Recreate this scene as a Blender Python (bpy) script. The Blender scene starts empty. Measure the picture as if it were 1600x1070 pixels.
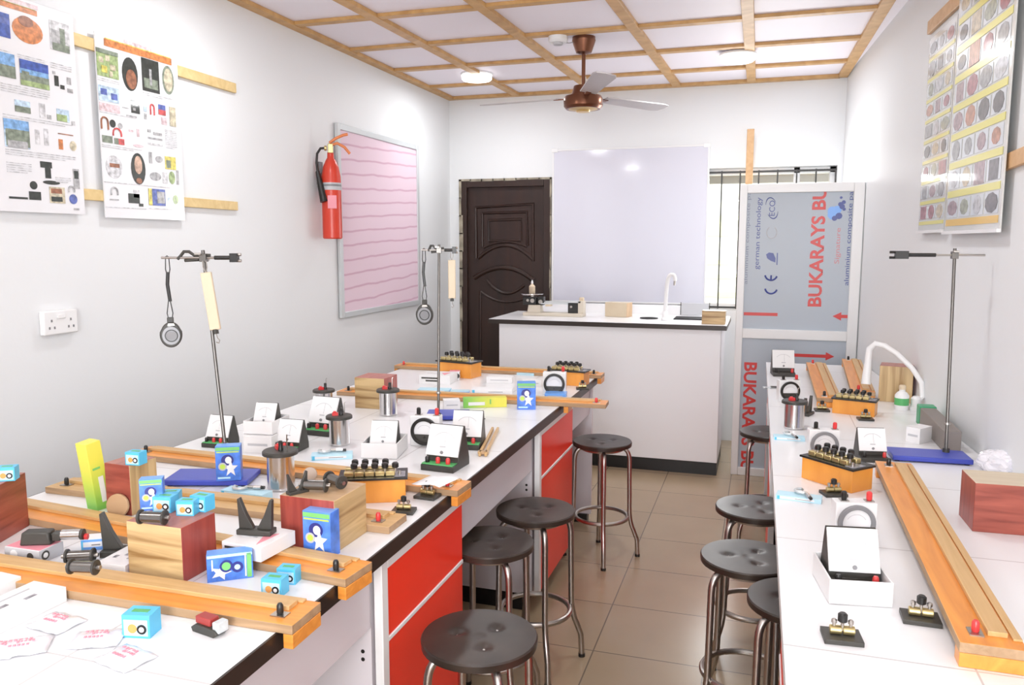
import bpy, bmesh, math, random
from mathutils import Matrix, Vector
random.seed(7)
sc = bpy.context.scene
col = sc.collection
PI = math.pi
R = math.radians

# ------------------------------------------------------------------ camera
FPX = 1247.0; CAMH = 1.5; YAW = R(17.42); PITCH = R(7.09)
cd = bpy.data.cameras.new('camera'); cam = bpy.data.objects.new('camera', cd); col.objects.link(cam)
cam.location = (0, 0, CAMH); cam.rotation_euler = (PI/2 - PITCH, 0, YAW)
cd.sensor_width = 36; cd.lens = FPX/1600*36; cd.clip_start = .05; cd.clip_end = 100
sc.camera = cam
_f = Vector((-math.sin(YAW)*math.cos(PITCH), math.cos(YAW)*math.cos(PITCH), -math.sin(PITCH)))
_r = Vector((math.cos(YAW), math.sin(YAW), 0)); _u = _r.cross(_f)
CP = Vector((0, 0, CAMH))
def ray(px, py): return _f + _r*((px-800)/FPX) - _u*((py-535)/FPX)
def at(px, py, z=.8):
    d = ray(px, py); return CP + d*((z-CAMH)/d.z)
def aty(px, py, y):
    d = ray(px, py); return CP + d*(y/d.y)
def atx(px, py, x):
    d = ray(px, py); return CP + d*(x/d.x)
RWX, RWS, RD = .512, .062, 6.2          # right wall: x = RWX + RWS*(RD - y)
def atrw(px, py, off=0):
    d = ray(px, py); return CP + d*((RWX+RWS*RD-off)/(d.x+RWS*d.y))
def edge(a, b, z=.8):
    A = at(*a, z); B = at(*b, z); d = B-A
    return (A+B)/2, math.atan2(d.y, d.x), d.length

# ------------------------------------------------------------------ materials
MATS = {}
def mat(name, c, rough=.5, metal=0, emit=None, coat=0, trans=0, spec=.5, bump=0, bscale=200, var=0, vscale=8):
    if name in MATS: return MATS[name]
    m = bpy.data.materials.new(name); m.use_nodes = True; MATS[name] = m
    nt = m.node_tree; b = nt.nodes['Principled BSDF']
    b.inputs['Base Color'].default_value = (*c, 1); b.inputs['Roughness'].default_value = rough
    b.inputs['Metallic'].default_value = metal; b.inputs['Specular IOR Level'].default_value = spec
    if coat: b.inputs['Coat Weight'].default_value = coat; b.inputs['Coat Roughness'].default_value = .05
    if trans: b.inputs['Transmission Weight'].default_value = trans
    if emit: b.inputs['Emission Color'].default_value = (*emit[0], 1); b.inputs['Emission Strength'].default_value = emit[1]
    if var or bump:
        tc = nt.nodes.new('ShaderNodeTexCoord')
    if var:
        n = nt.nodes.new('ShaderNodeTexNoise'); n.inputs['Scale'].default_value = vscale; n.inputs['Detail'].default_value = 3
        r = nt.nodes.new('ShaderNodeValToRGB')
        r.color_ramp.elements[0].position = .35; r.color_ramp.elements[1].position = .65
        r.color_ramp.elements[0].color = (*[max(0, x*(1-var)) for x in c], 1)
        r.color_ramp.elements[1].color = (*[min(1, x*(1+var*.6)) for x in c], 1)
        nt.links.new(tc.outputs['Object'], n.inputs['Vector']); nt.links.new(n.outputs['Fac'], r.inputs['Fac'])
        nt.links.new(r.outputs['Color'], b.inputs['Base Color'])
    if bump:
        n = nt.nodes.new('ShaderNodeTexNoise'); n.inputs['Scale'].default_value = bscale; n.inputs['Detail'].default_value = 3
        bp = nt.nodes.new('ShaderNodeBump'); bp.inputs['Strength'].default_value = bump; bp.inputs['Distance'].default_value = .002
        nt.links.new(tc.outputs['Object'], n.inputs['Vector']); nt.links.new(n.outputs['Fac'], bp.inputs['Height'])
        nt.links.new(bp.outputs['Normal'], b.inputs['Normal'])
    return m
def wood(name, c1, c2, stretch=(1, 1, 1), scale=6, rough=.4, dist=1.2, coat=0, lo=.3, hi=.7):
    """grain: noise stretched along one axis (small factor = long grain)"""
    if name in MATS: return MATS[name]
    m = bpy.data.materials.new(name); m.use_nodes = True; MATS[name] = m
    nt = m.node_tree; b = nt.nodes['Principled BSDF']; b.inputs['Roughness'].default_value = rough
    if coat: b.inputs['Coat Weight'].default_value = coat
    tc = nt.nodes.new('ShaderNodeTexCoord'); mp = nt.nodes.new('ShaderNodeMapping'); mp.inputs['Scale'].default_value = stretch
    n = nt.nodes.new('ShaderNodeTexNoise'); n.inputs['Scale'].default_value = scale; n.inputs['Detail'].default_value = 5
    n.inputs['Distortion'].default_value = dist
    r = nt.nodes.new('ShaderNodeValToRGB')
    r.color_ramp.elements[0].position = lo; r.color_ramp.elements[1].position = hi
    r.color_ramp.elements[0].color = (*c2, 1); r.color_ramp.elements[1].color = (*c1, 1)
    L = nt.links.new
    L(tc.outputs['Object'], mp.inputs['Vector']); L(mp.outputs['Vector'], n.inputs['Vector']); L(n.outputs['Fac'], r.inputs['Fac']); L(r.outputs['Color'], b.inputs['Base Color'])
    return m
def tiles(name, c, cj, w, d, x0, y0, joint, rough, var=.04, noise=0):
    """square-laid sheets or tiles with thin joints, in object coordinates"""
    m = bpy.data.materials.new(name); m.use_nodes = True; MATS[name] = m
    nt = m.node_tree; b = nt.nodes['Principled BSDF']; b.inputs['Roughness'].default_value = rough
    L = nt.links.new
    tc = nt.nodes.new('ShaderNodeTexCoord'); mp = nt.nodes.new('ShaderNodeMapping'); mp.inputs['Location'].default_value = (-x0, -y0, 0)
    br = nt.nodes.new('ShaderNodeTexBrick'); br.offset = 0; br.squash = 1
    br.inputs['Scale'].default_value = 1; br.inputs['Brick Width'].default_value = w; br.inputs['Row Height'].default_value = d
    br.inputs['Mortar Size'].default_value = joint; br.inputs['Mortar Smooth'].default_value = .2
    br.inputs['Color1'].default_value = (*c, 1); br.inputs['Color2'].default_value = (*[x*(1-var) for x in c], 1); br.inputs['Mortar'].default_value = (*cj, 1)
    L(tc.outputs['Object'], mp.inputs['Vector']); L(mp.outputs['Vector'], br.inputs['Vector'])
    out = br.outputs['Color']
    if noise:
        n = nt.nodes.new('ShaderNodeTexNoise'); n.inputs['Scale'].default_value = 5; n.inputs['Detail'].default_value = 4
        r = nt.nodes.new('ShaderNodeValToRGB'); r.color_ramp.elements[0].color = (1-noise,)*3+(1,); r.color_ramp.elements[1].color = (1, 1, 1, 1)
        mx = nt.nodes.new('ShaderNodeMix'); mx.data_type = 'RGBA'; mx.blend_type = 'MULTIPLY'; mx.inputs[0].default_value = 1
        L(tc.outputs['Object'], n.inputs['Vector']); L(n.outputs['Fac'], r.inputs['Fac']); L(out, mx.inputs[6]); L(r.outputs['Color'], mx.inputs[7]); out = mx.outputs[2]
    L(out, b.inputs['Base Color'])
    return m

M_wall = mat('wall paint', (.755, .77, .78), .55, bump=.15, bscale=60)
M_ceil = mat('ceiling board', (.83, .79, .85), .5)
M_batten = wood('batten wood', (.60, .36, .14), (.44, .24, .08), (1, 1, 1), 9, .45)
M_tile = tiles('floor tile', (.44, .335, .215), (.17, .13, .09), .4, .4, -.15, 3.56, .0028, .22, .10, .14)
M_topL = tiles('white laminate sheets', (.83, .83, .84), (.58, .56, .56), .41, .5, -1.11, 1.0, .0022, .28, .0)
M_topR = tiles('white laminate sheets right', (.83, .83, .84), (.55, .53, .53), .6, .54, .36, 1.41, .002, .28, .0)
M_top = mat('white laminate', (.82, .82, .83), .25)
M_black = mat('black plastic', (.015, .014, .013), .35)
M_dark = mat('charcoal plastic', (.045, .042, .036), .45)
M_edge = mat('black edge band', (.028, .018, .014), .35)
M_kick = mat('black plinth', (.008, .007, .007), .4)
M_red = mat('red laminate', (.90, .036, .012), .34)
M_white = mat('white plastic', (.80, .80, .80), .35)
M_card = mat('white card', (.78, .77, .77), .6)
M_paper = mat('white paper', (.82, .82, .83), .7)
M_offw = mat('off-white carcass board', (.66, .62, .65), .4)
M_alu = mat('white aluminium', (.78, .78, .78), .3)
M_greyalu = mat('grey aluminium', (.62, .65, .66), .38, .3)
M_steel = mat('chromed steel', (.46, .43, .40), .34, 1)
M_rod = mat('steel rod', (.17, .16, .15), .36, 1)
M_can = mat('polished can', (.74, .72, .72), .18, 1)
M_brass = mat('brass', (.62, .50, .24), .3, .85)
M_seat = mat('dark moulded seat', (.036, .025, .019), .36, var=.35, vscale=9)
M_or = wood('orange veneer', (.83, .34, .065), (.66, .24, .04), (.25, 2.2, 2.2), 14, .32)
M_orbox = wood('orange box veneer', (.85, .37, .07), (.72, .28, .05), (1, 1, .3), 10, .3)
M_rule = wood('tan wood strip', (.66, .43, .20), (.55, .34, .14), (.2, 3, 3), 14, .42)
M_bedge = wood('raw board edge', (.46, .30, .17), (.34, .21, .11), (.25, 2, 2), 20, .55)
M_mahH = wood('mahogany laminate horizontal', (.42, .105, .070), (.20, .040, .028), (.35, .35, 4), 12, .32, .6)
M_mahV = wood('mahogany laminate vertical', (.43, .085, .060), (.24, .035, .030), (4, 4, .25), 12, .32, .4)
M_mahT = wood('mahogany laminate top', (.50, .20, .15), (.36, .12, .09), (3, .5, 1), 12, .35, .5)
M_zebH = wood('zebra laminate horizontal', (.62, .44, .22), (.28, .155, .055), (.5, .5, 7), 4.5, .35, .9, lo=.32, hi=.58)
M_zebV = wood('zebra laminate vertical', (.60, .43, .22), (.30, .17, .06), (7, 7, .45), 4.5, .35, .7, lo=.32, hi=.58)
M_tanT = wood('tan laminate top', (.56, .38, .22), (.45, .28, .15), (.5, 4, 1), 9, .4, .5)
M_pale = wood('pale laminate top', (.66, .57, .42), (.58, .47, .33), (.5, 4, 1), 9, .4, .5)
M_strip = wood('pale pine strip', (.74, .56, .27), (.62, .44, .19), (3, .3, 3), 7, .5)
M_stripR = wood('tan pine strip', (.66, .42, .22), (.55, .32, .15), (3, .3, 3), 7, .5)
M_door = wood('dark stained door', (.030, .0095, .0045), (.014, .0045, .002), (3, 3, .3), 6, .42, .5)
M_cement = mat('bare cement edge', (.34, .30, .23), .8, var=.4, vscale=12)
M_bluebase = mat('blue cast base', (.055, .08, .46), .35)
M_cyan = mat('cyan printed card', (.10, .52, .80), .35)
M_cyan2 = mat('pale cyan printed card', (.50, .76, .88), .35)
M_blue = mat('blue printed card', (.09, .24, .78), .3, var=.35, vscale=25)
M_blue2 = mat('mid blue print', (.16, .38, .84), .3)
M_navy = mat('navy print', (.03, .035, .22), .4)
M_green = mat('green plate', (.10, .42, .14), .4)
M_gprint = mat('leaf green print', (.20, .55, .16), .4)
M_lime = mat('lime print', (.52, .72, .10), .35)
M_limeg = bpy.data.materials.new('lime carton print'); M_limeg.use_nodes = True; MATS['lime carton print'] = M_limeg
_n = M_limeg.node_tree; _tc = _n.nodes.new('ShaderNodeTexCoord'); _sx = _n.nodes.new('ShaderNodeSeparateXYZ'); _mr = _n.nodes.new('ShaderNodeMapRange'); _mr.inputs['From Max'].default_value = .186
_rp = _n.nodes.new('ShaderNodeValToRGB'); _rp.color_ramp.elements[0].position = .05; _rp.color_ramp.elements[0].color = (.22, .56, .10, 1); _rp.color_ramp.elements[1].position = .75; _rp.color_ramp.elements[1].color = (.80, .74, .10, 1)
_e = _rp.color_ramp.elements.new(.4); _e.color = (.56, .70, .10, 1)
for _a, _b in ((_tc.outputs['Object'], _sx.inputs[0]), (_sx.outputs['Z'], _mr.inputs['Value']), (_mr.outputs['Result'], _rp.inputs['Fac']), (_rp.outputs['Color'], _n.nodes['Principled BSDF'].inputs['Base Color'])): _n.links.new(_a, _b)
_n.nodes['Principled BSDF'].inputs['Roughness'].default_value = .35
M_yel = mat('yellow print', (.80, .76, .08), .35)
M_redk = mat('red plastic', (.70, .05, .05), .3)
M_pinkred = mat('pink print', (.80, .30, .36), .5)
M_orprint = mat('orange print', (.82, .36, .10), .5)
M_cream = mat('cream plastic', (.68, .56, .40), .45)
M_grey = mat('grey plastic', (.22, .22, .23), .4)
M_lgrey = mat('light grey print', (.50, .50, .52), .5)
M_glass = mat('clear glass', (.9, .92, .93), .05, trans=.9)
M_copper = mat('bronze fan metal', (.20, .085, .05), .28, .85)
M_blade = mat('dull fan blade', (.46, .43, .43), .4, .2)
M_gold = mat('gold cap', (.7, .5, .2), .3, .9)
M_lamp = mat('lamp diffuser', (.9, .9, .9), .4, emit=((1, .98, .95), 2.6))
M_tag = mat('brushed grey plate', (.34, .33, .36), .35, .4, var=.4, vscale=90)
M_slate = mat('slate grey board', (.23, .20, .18), .55)
M_pouch = mat('clear plastic pouch', (.80, .79, .84), .25, coat=.6)
M_acp = mat('grey blue coated panel', (.45, .50, .56), .33, spec=.3)
M_sinkd = mat('dark sink bowl', (.010, .010, .011), .7, spec=.15)

# ------------------------------------------------------------------ mesh builder
class MB:
    def __init__(s): s.v = []; s.f = []; s.mi = []; s.m = []; s.x = Matrix.Identity(4)
    def mid(s, m):
        if m not in s.m: s.m.append(m)
        return s.m.index(m)
    def add(s, vs, fs, m):
        k = len(s.v); i = s.mid(m)
        s.v += [tuple(s.x @ Vector(p)) for p in vs]
        for f in fs: s.f.append([k+q for q in f]); s.mi.append(i)
        return s
    def box(s, c, d, m, mats=None, rz=0, taper=1):
        """centre, size; mats: per face dict of -x +x -y +y -z +z"""
        x, y, z = (q/2 for q in d); t = taper
        vs = [(-x, -y, -z), (x, -y, -z), (x, y, -z), (-x, y, -z), (-x*t, -y*t, z), (x*t, -y*t, z), (x*t, y*t, z), (-x*t, y*t, z)]
        if rz: cr, sr = math.cos(rz), math.sin(rz); vs = [(a*cr-b*sr, a*sr+b*cr, e) for a, b, e in vs]
        vs = [(a+c[0], b+c[1], e+c[2]) for a, b, e in vs]
        fs = {'-z': (3, 2, 1, 0), '+z': (4, 5, 6, 7), '-y': (0, 1, 5, 4), '+x': (1, 2, 6, 5), '+y': (2, 3, 7, 6), '-x': (3, 0, 4, 7)}
        k = len(s.v); s.v += [tuple(s.x @ Vector(p)) for p in vs]
        for n, f in fs.items(): s.f.append([k+q for q in f]); s.mi.append(s.mid((mats or {}).get(n, m)))
        return s
    def cyl(s, a, b, r, m, r2=None, n=20, caps=True):
        a, b = Vector(a), Vector(b); d = b-a; r2 = r if r2 is None else r2
        q = d.to_track_quat('Z', 'Y'); vs = []; fs = []
        for p, rr in ((a, r), (b, r2)):
            for i in range(n):
                t = 2*PI*i/n; vs.append(p + q @ Vector((rr*math.cos(t), rr*math.sin(t), 0)))
        for i in range(n): j = (i+1) % n; fs.append((i, j, n+j, n+i))
        if caps: fs.append(tuple(range(n-1, -1, -1))); fs.append(tuple(range(n, 2*n)))
        return s.add(vs, fs, m)
    def lathe(s, prof, m, c=(0, 0, 0), n=28):
        vs = []; fs = []
        for r, z in prof:
            for i in range(n): t = 2*PI*i/n; vs.append((c[0]+r*math.cos(t), c[1]+r*math.sin(t), c[2]+z))
        for k in range(len(prof)-1):
            for i in range(n): j = (i+1) % n; fs.append((k*n+i, k*n+j, k*n+n+j, k*n+n+i))
        fs.append(tuple(range(n-1, -1, -1))); L = (len(prof)-1)*n; fs.append(tuple(range(L, L+n)))
        return s.add(vs, fs, m)
    def tube(s, pts, r, m, n=12, closed=False):
        pts = [Vector(p) for p in pts]; N = len(pts); vs = []; fs = []
        rr = r if isinstance(r, (list, tuple)) else [r]*N
        up = None
        for k, p in enumerate(pts):
            if closed: t = pts[(k+1) % N]-pts[k-1]
            else: t = pts[min(k+1, N-1)]-pts[max(k-1, 0)]
            t.normalize()
            if up is None:
                up = t.orthogonal().normalized()
            else:
                up = (up - t*up.dot(t)); up.normalize()
            w = t.cross(up)
            for i in range(n): a = 2*PI*i/n; vs.append(p + (up*math.cos(a)+w*math.sin(a))*rr[k])
        for k in range(N if closed else N-1):
            k2 = (k+1) % N
            for i in range(n): j = (i+1) % n; fs.append((k*n+i, k*n+j, k2*n+j, k2*n+i))
        if not closed: fs.append(tuple(range(n-1, -1, -1))); fs.append(tuple(range((N-1)*n, N*n)))
        return s.add(vs, fs, m)
    def prism(s, poly, ax, a, b, m):
        """poly in the plane across axis ax; extruded from a to b"""
        n = len(poly); vs = []
        for t in (a, b):
            for p, q in poly: vs.append({'x': (t, p, q), 'y': (p, t, q), 'z': (p, q, t)}[ax])
        fs = [tuple(range(n)), tuple(range(2*n-1, n-1, -1))] + [(i, n+i, n+(i+1) % n, (i+1) % n) for i in range(n)]
        return s.add(vs, fs, m)
    def disc(s, c, r, m, nrm='y', n=20, ry=None, t=.0008):
        """thin raised disc facing -nrm (or +z)"""
        ry = ry or r; P = []
        for i in range(n): a = 2*PI*i/n; P.append((r*math.cos(a), ry*math.sin(a)))
        if nrm == 'y': return s.prism([(c[0]+p, c[2]+q) for p, q in P], 'y', c[1], c[1]-t, m)
        if nrm == 'z': return s.prism([(c[0]+p, c[1]+q) for p, q in P], 'z', c[2], c[2]+t, m)
        return s.prism([(c[1]+p, c[2]+q) for p, q in P], 'x', c[0], c[0]+t, m)
    def ring(s, c, r0, r1, d, m, n=32):
        """flat ring standing in the xz plane, thickness d towards -y"""
        vs = []; fs = []
        for y in (c[1], c[1]-d):
            for rr in (r0, r1):
                for i in range(n): a = 2*PI*i/n; vs.append((c[0]+rr*math.cos(a), y, c[2]+rr*math.sin(a)))
        for i in range(n):
            j = (i+1) % n
            fs += [(i, j, n+j, n+i), (2*n+i, 3*n+i, 3*n+j, 2*n+j), (n+i, n+j, 3*n+j, 3*n+i), (i, 2*n+i, 2*n+j, j)]
        return s.add(vs, fs, m)
def link(o, parent=None):
    col.objects.link(o)
    if parent is not None: o.parent = parent
    return o
def build(name, mb, parent=None, bevel=0, smooth=True, loc=None, rot=None, label=None, seg=2):
    me = bpy.data.meshes.new(name); me.from_pydata(mb.v, [], mb.f)
    for m in mb.m: me.materials.append(m)
    me.polygons.foreach_set('material_index', mb.mi)
    bm = bmesh.new(); bm.from_mesh(me); bmesh.ops.recalc_face_normals(bm, faces=bm.faces); bm.to_mesh(me); bm.free()
    if smooth:
        me.polygons.foreach_set('use_smooth', [True]*len(me.polygons)); me.set_sharp_from_angle(angle=R(35))
    o = bpy.data.objects.new(name, me); link(o, parent)
    if bevel:
        b = o.modifiers.new('bevel', 'BEVEL'); b.width = bevel; b.segments = seg; b.limit_method = 'ANGLE'; b.angle_limit = R(50)
    if loc is not None: o.location = loc
    if rot is not None: o.rotation_euler = rot
    if label: o['label'] = label
    return o
def tag(o, label, cat, group=None):
    o['label'] = label; o['category'] = cat
    if group: o['group'] = group
    return o
def thing(name, label, cat, loc=(0, 0, 0), rz=0, group=None):
    o = bpy.data.objects.new(name, None); col.objects.link(o); o.empty_display_size = .05
    o.location = loc; o.rotation_euler = (0, 0, rz)
    return tag(o, label, cat, group)
def struct(name, mb, parent=None, **k):
    o = build(name, mb, parent, **k)
    if parent is None: o['kind'] = 'structure'
    return o
def children(o): return [c for c in bpy.data.objects if c.parent == o]
CH = {}
def dup(root):
    r = root.copy(); col.objects.link(r)
    for ch in CH[root]:
        c = ch.copy(); col.objects.link(c); c.parent = r
        for g in CH.get(ch, []):
            d = g.copy(); col.objects.link(d); d.parent = c
    return r
CACHE = {}
def spawn(key, fn, loc, rz, label, cat, group=None, s=1, rx=0, ry=0):
    if key not in CACHE:
        o = fn(); CACHE[key] = o
        CH[o] = children(o)
        for c in CH[o]: CH[c] = children(c)
    else: o = dup(CACHE[key])
    o.location = loc; o.rotation_euler = (rx, ry, rz); o.scale = (s, s, s) if not isinstance(s, tuple) else s
    if 'group' in o.keys(): del o['group']
    return tag(o, label, cat, group)
def E0(name):
    o = bpy.data.objects.new(name, None); col.objects.link(o); o.empty_display_size = .05; return o
def text_mesh(s, size, weight=0):
    cu = bpy.data.curves.new('t', 'FONT'); cu.body = s; cu.size = size; cu.offset = weight; cu.resolution_u = 3
    ob = bpy.data.objects.new('t', cu); col.objects.link(ob)
    me = bpy.data.meshes.new_from_object(ob.evaluated_get(bpy.context.evaluated_depsgraph_get()))
    bpy.data.objects.remove(ob); bpy.data.curves.remove(cu)
    return me
def text_into(mb, s, w, h, m, fn, weight=0):
    """lettering scaled to a w x h box; fn maps (u, v) to a point"""
    me = text_mesh(s, 1, weight)
    xs = [v.co.x for v in me.vertices]; ys = [v.co.y for v in me.vertices]
    x0, x1, y0, y1 = min(xs), max(xs), min(ys), max(ys)
    vs = [fn((v.co.x-x0)/(x1-x0)*w, (v.co.y-y0)/(y1-y0)*h) for v in me.vertices]
    mb.add(vs, [tuple(p.vertices) for p in me.polygons], m); bpy.data.meshes.remove(me)

# ================================================================== SETTING
LX, CH_Z, YF = -2.48, 2.667, -2.2
def rwx(y): return RWX + RWS*(RD-y)
RWA = math.atan(RWS)                    # the right wall is not quite square
m = MB(); m.prism([(LX-.15, YF-.15), (rwx(YF)+.15, YF-.15), (RWX+.15, RD+.15), (LX-.15, RD+.15)], 'z', -.1, 0, M_tile); struct('floor', m, smooth=False)
m = MB(); m.prism([(LX-.15, YF-.15), (rwx(YF)+.15, YF-.15), (RWX+.15, RD+.15), (LX-.15, RD+.15)], 'z', CH_Z, CH_Z+.1, M_ceil); struct('ceiling', m, smooth=False)
m = MB(); m.box((LX-.075, (RD+YF)/2, CH_Z/2), (.15, RD-YF+.3, CH_Z), M_wall); struct('wall_left', m, smooth=False)
m = MB(); SW0, SW1, SZ0, SZ1 = -1.9, -.2, .95, 2.25     # unseen side window behind the camera, added to bring in fill light
for ya, yb, za, zb in ((YF-.15, SW0, 0, CH_Z), (SW0, SW1, 0, SZ0), (SW0, SW1, SZ1, CH_Z), (SW1, RD+.15, 0, CH_Z)):
    m.prism([(rwx(ya), ya), (rwx(ya)+.15, ya), (rwx(yb)+.15, yb), (rwx(yb), yb)], 'z', za, zb, M_wall)
struct('wall_right', m, smooth=False)
DX0, DX1, DZ = -2.392, -1.62, 2.01
WX0, WX1, WZ0, WZ1 = -.62, .475, 1.0, 2.05
m = MB()
for x0, x1, z0, z1 in ((LX, DX0, 0, CH_Z), (DX0, DX1, DZ, CH_Z), (DX1, WX0, 0, CH_Z), (WX0, WX1, 0, WZ0), (WX0, WX1, WZ1, CH_Z), (WX1, RWX+.02, 0, CH_Z)):
    m.box(((x0+x1)/2, RD+.075, (z0+z1)/2), (x1-x0, .15, z1-z0), M_wall)
struct('wall_back', m, smooth=False)
m = MB(); FX1 = rwx(YF)
FW0, FW1, FZ0, FZ1 = -.65, .85, .85, 2.3  # unseen front window opening, added for frontal fill
for xa_, xb_, za_, zb_ in ((LX, FW0, 0, CH_Z), (FW0, FW1, 0, FZ0), (FW0, FW1, FZ1, CH_Z), (FW1, FX1, 0, CH_Z)): m.box(((xa_+xb_)/2, YF-.075, (za_+zb_)/2), (xb_-xa_, .15, zb_-za_), M_wall)
struct('wall_front', m, smooth=False)
M_pane = bpy.data.materials.new('window pane'); M_pane.use_nodes = True
nt = M_pane.node_tree; nt.nodes.remove(nt.nodes['Principled BSDF'])
t_ = nt.nodes.new('ShaderNodeBsdfTransparent'); g_ = nt.nodes.new('ShaderNodeBsdfGlossy'); g_.inputs['Roughness'].default_value = .02
mx = nt.nodes.new('ShaderNodeMixShader'); mx.inputs[0].default_value = .06
nt.links.new(t_.outputs[0], mx.inputs[1]); nt.links.new(g_.outputs[0], mx.inputs[2]); nt.links.new(mx.outputs[0], nt.nodes['Material Output'].inputs[0])
def window(n, x0, x1, z0, z1, y, mull):
    w = bpy.data.objects.new('window_%d' % n, None); col.objects.link(w); w['kind'] = 'structure'; w.location = ((x0+x1)/2, y, z0)
    cx, W, H = 0, x1-x0, z1-z0; t = .045
    m = MB(); m.box((0, 0, t/2), (W, .06, t), M_alu); m.box((0, 0, H-t/2), (W, .06, t), M_alu)
    for x in [-W/2+t/2, W/2-t/2]+mull: m.box((x, 0, H/2), (t, .06, H), M_alu)
    build('window_frame', m, w, .003)
    m = MB(); m.box((0, .01, H/2), (W-.06, .004, H-.06), M_pane); build('pane', m, w)
    return w
w1 = window(1, WX0, WX1, WZ0, WZ1, RD+.1, [.28])
window(3, FW0, FW1, FZ0, FZ1, YF-.08, [0]); w2 = window(2, -(SW1-SW0)/2, (SW1-SW0)/2, SZ0, SZ1, 0, [0]); ym = (SW0+SW1)/2; w2.location = (rwx(ym)+.09, ym, SZ0); w2.rotation_euler = (0, 0, -PI/2+RWA)  # front and side windows are out of view, added for fill light
m = MB()
for z in (2.02, 1.02): m.box(((WX0+WX1)/2, RD+.02, z), (WX1-WX0-.01, .012, .014), M_black)
m.x = Matrix.Identity(4)
x = WX1-.008
while x > WX0: m.box((x, RD+.02, 1.52), (.010, .010, 1.02), M_black); x -= .131
bg = build('burglar_bars', m, w1); bg.matrix_parent_inverse = Matrix.Translation(w1.location).inverted()
# outside the window
M_out = mat('outside cream render', (.80, .78, .66), .8); M_outy = mat('outside yellow paint', (.76, .76, .42), .8); M_eave = mat('outside grey eave', (.40, .38, .34), .7)
m = MB(); m.box((-.3, 9.1, 1.5), (9, .2, 5), M_out)
for z0, z1 in ((1.58, 1.80), (1.27, 1.32), (1.12, 1.16), (.92, .97)): m.box((-.3, 8.99, (z0+z1)/2), (9, .04, z1-z0), M_outy)
tag(build('neighbouring_building', m, smooth=False), 'cream building wall with yellow bands seen through the barred window', 'building')
m = MB(); m.box((-.3, 8.0, -.15), (9, 3.4, .1), mat('outside paving', (.6, .58, .54), .8)); struct('trim_90', m).name = 'outside_ground'
m = MB(); m.box((-.3, 6.6, 2.16), (4, .5, .12), M_eave); m.box((-.3, 6.83, 2.06), (4, .04, .16), M_eave); tag(build('roof_eave', m, smooth=False), 'grey roof eave hanging outside above the barred window', 'eave'); bpy.data.objects['roof_eave']['kind'] = 'structure'
# door
d1 = bpy.data.objects.new('door_1', None); col.objects.link(d1); d1['kind'] = 'structure'; d1.location = ((DX0+DX1)/2, RD, 0)
inv = Matrix.Translation(d1.location).inverted()
def dpart(n, m, **k): o = build(n, m, d1, **k); o.matrix_parent_inverse = inv; return o
m = MB(); m.box(((DX0+DX1)/2, RD+.05, DZ/2), (DX1-DX0-.09, .045, DZ-.06), M_door); dpart('door_leaf', m, bevel=.004)
m = MB()
m.box((DX0+.03, RD+.04, DZ/2), (.06, .10, DZ), M_door); m.box((DX1-.03, RD+.04, DZ/2), (.06, .10, DZ), M_door); m.box(((DX0+DX1)/2, RD+.04, DZ-.03), (DX1-DX0-.122, .10, .06), M_door)
dpart('door_frame', m, bevel=.003)
m = MB()
for i in range(14):
    z = DZ*(i+.5)/14; w = random.uniform(.016, .034)
    m.box((DX0+w/2-.004, RD-.006, z), (w, .016, DZ/14+.01), M_cement)
    w = random.uniform(.008, .014); m.box((DX1-w/2+.004, RD-.006, z), (w, .016, DZ/14+.01), M_cement)
for i in range(8):
    x = DX0+(DX1-DX0)*(i+.5)/8; w = random.uniform(.014, .024); m.box((x, RD-.006, DZ-w/2+.006), ((DX1-DX0)/8+.01, .016, w), M_cement)
dpart('plaster_edge', m)
def dpx(x, y): p = aty(700+x/3.055, 220+y/3.055, RD); return Vector((p.x, RD+.028, p.z))
def arc(a, b, c, n=12):
    a, b, c = Vector(a), Vector(b), Vector(c); q = 2*b-(a+c)/2
    return [(a*(1-t)**2+q*2*t*(1-t)+c*t*t) for t in [i/n for i in range(n+1)]]
def mould(pts, r): m.tube([dpx(*p) for p in pts], r, M_door, n=10)
m = MB()
mould([(130, 560), (128, 318), (402, 300), (402, 575)], .014)
mould([(160, 505), (160, 345), (372, 338), (375, 500)], .013)
mould([(190, 478), (190, 378), (345, 372), (345, 475), ], .010)
mould([(190, 380), (345, 374)], .010); mould([(190, 478), (345, 475)], .010)
mould([tuple(p) for p in arc((140, 560), (270, 498), (400, 565))], .015); mould([tuple(p) for p in arc((165, 510), (268, 482), (372, 505))], .010)
mould([tuple(p) for p in arc((120, 655), (265, 605), (405, 668))], .020); mould([tuple(p) for p in arc((180, 665), (268, 728), (360, 688))], .013)
mould([tuple(p) for p in arc((150, 720), (268, 770), (400, 735))], .010); mould([(150, 720), (150, 1080)], .012); mould([(400, 735), (400, 1080)], .012)
dpart('moulding', m)
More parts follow.
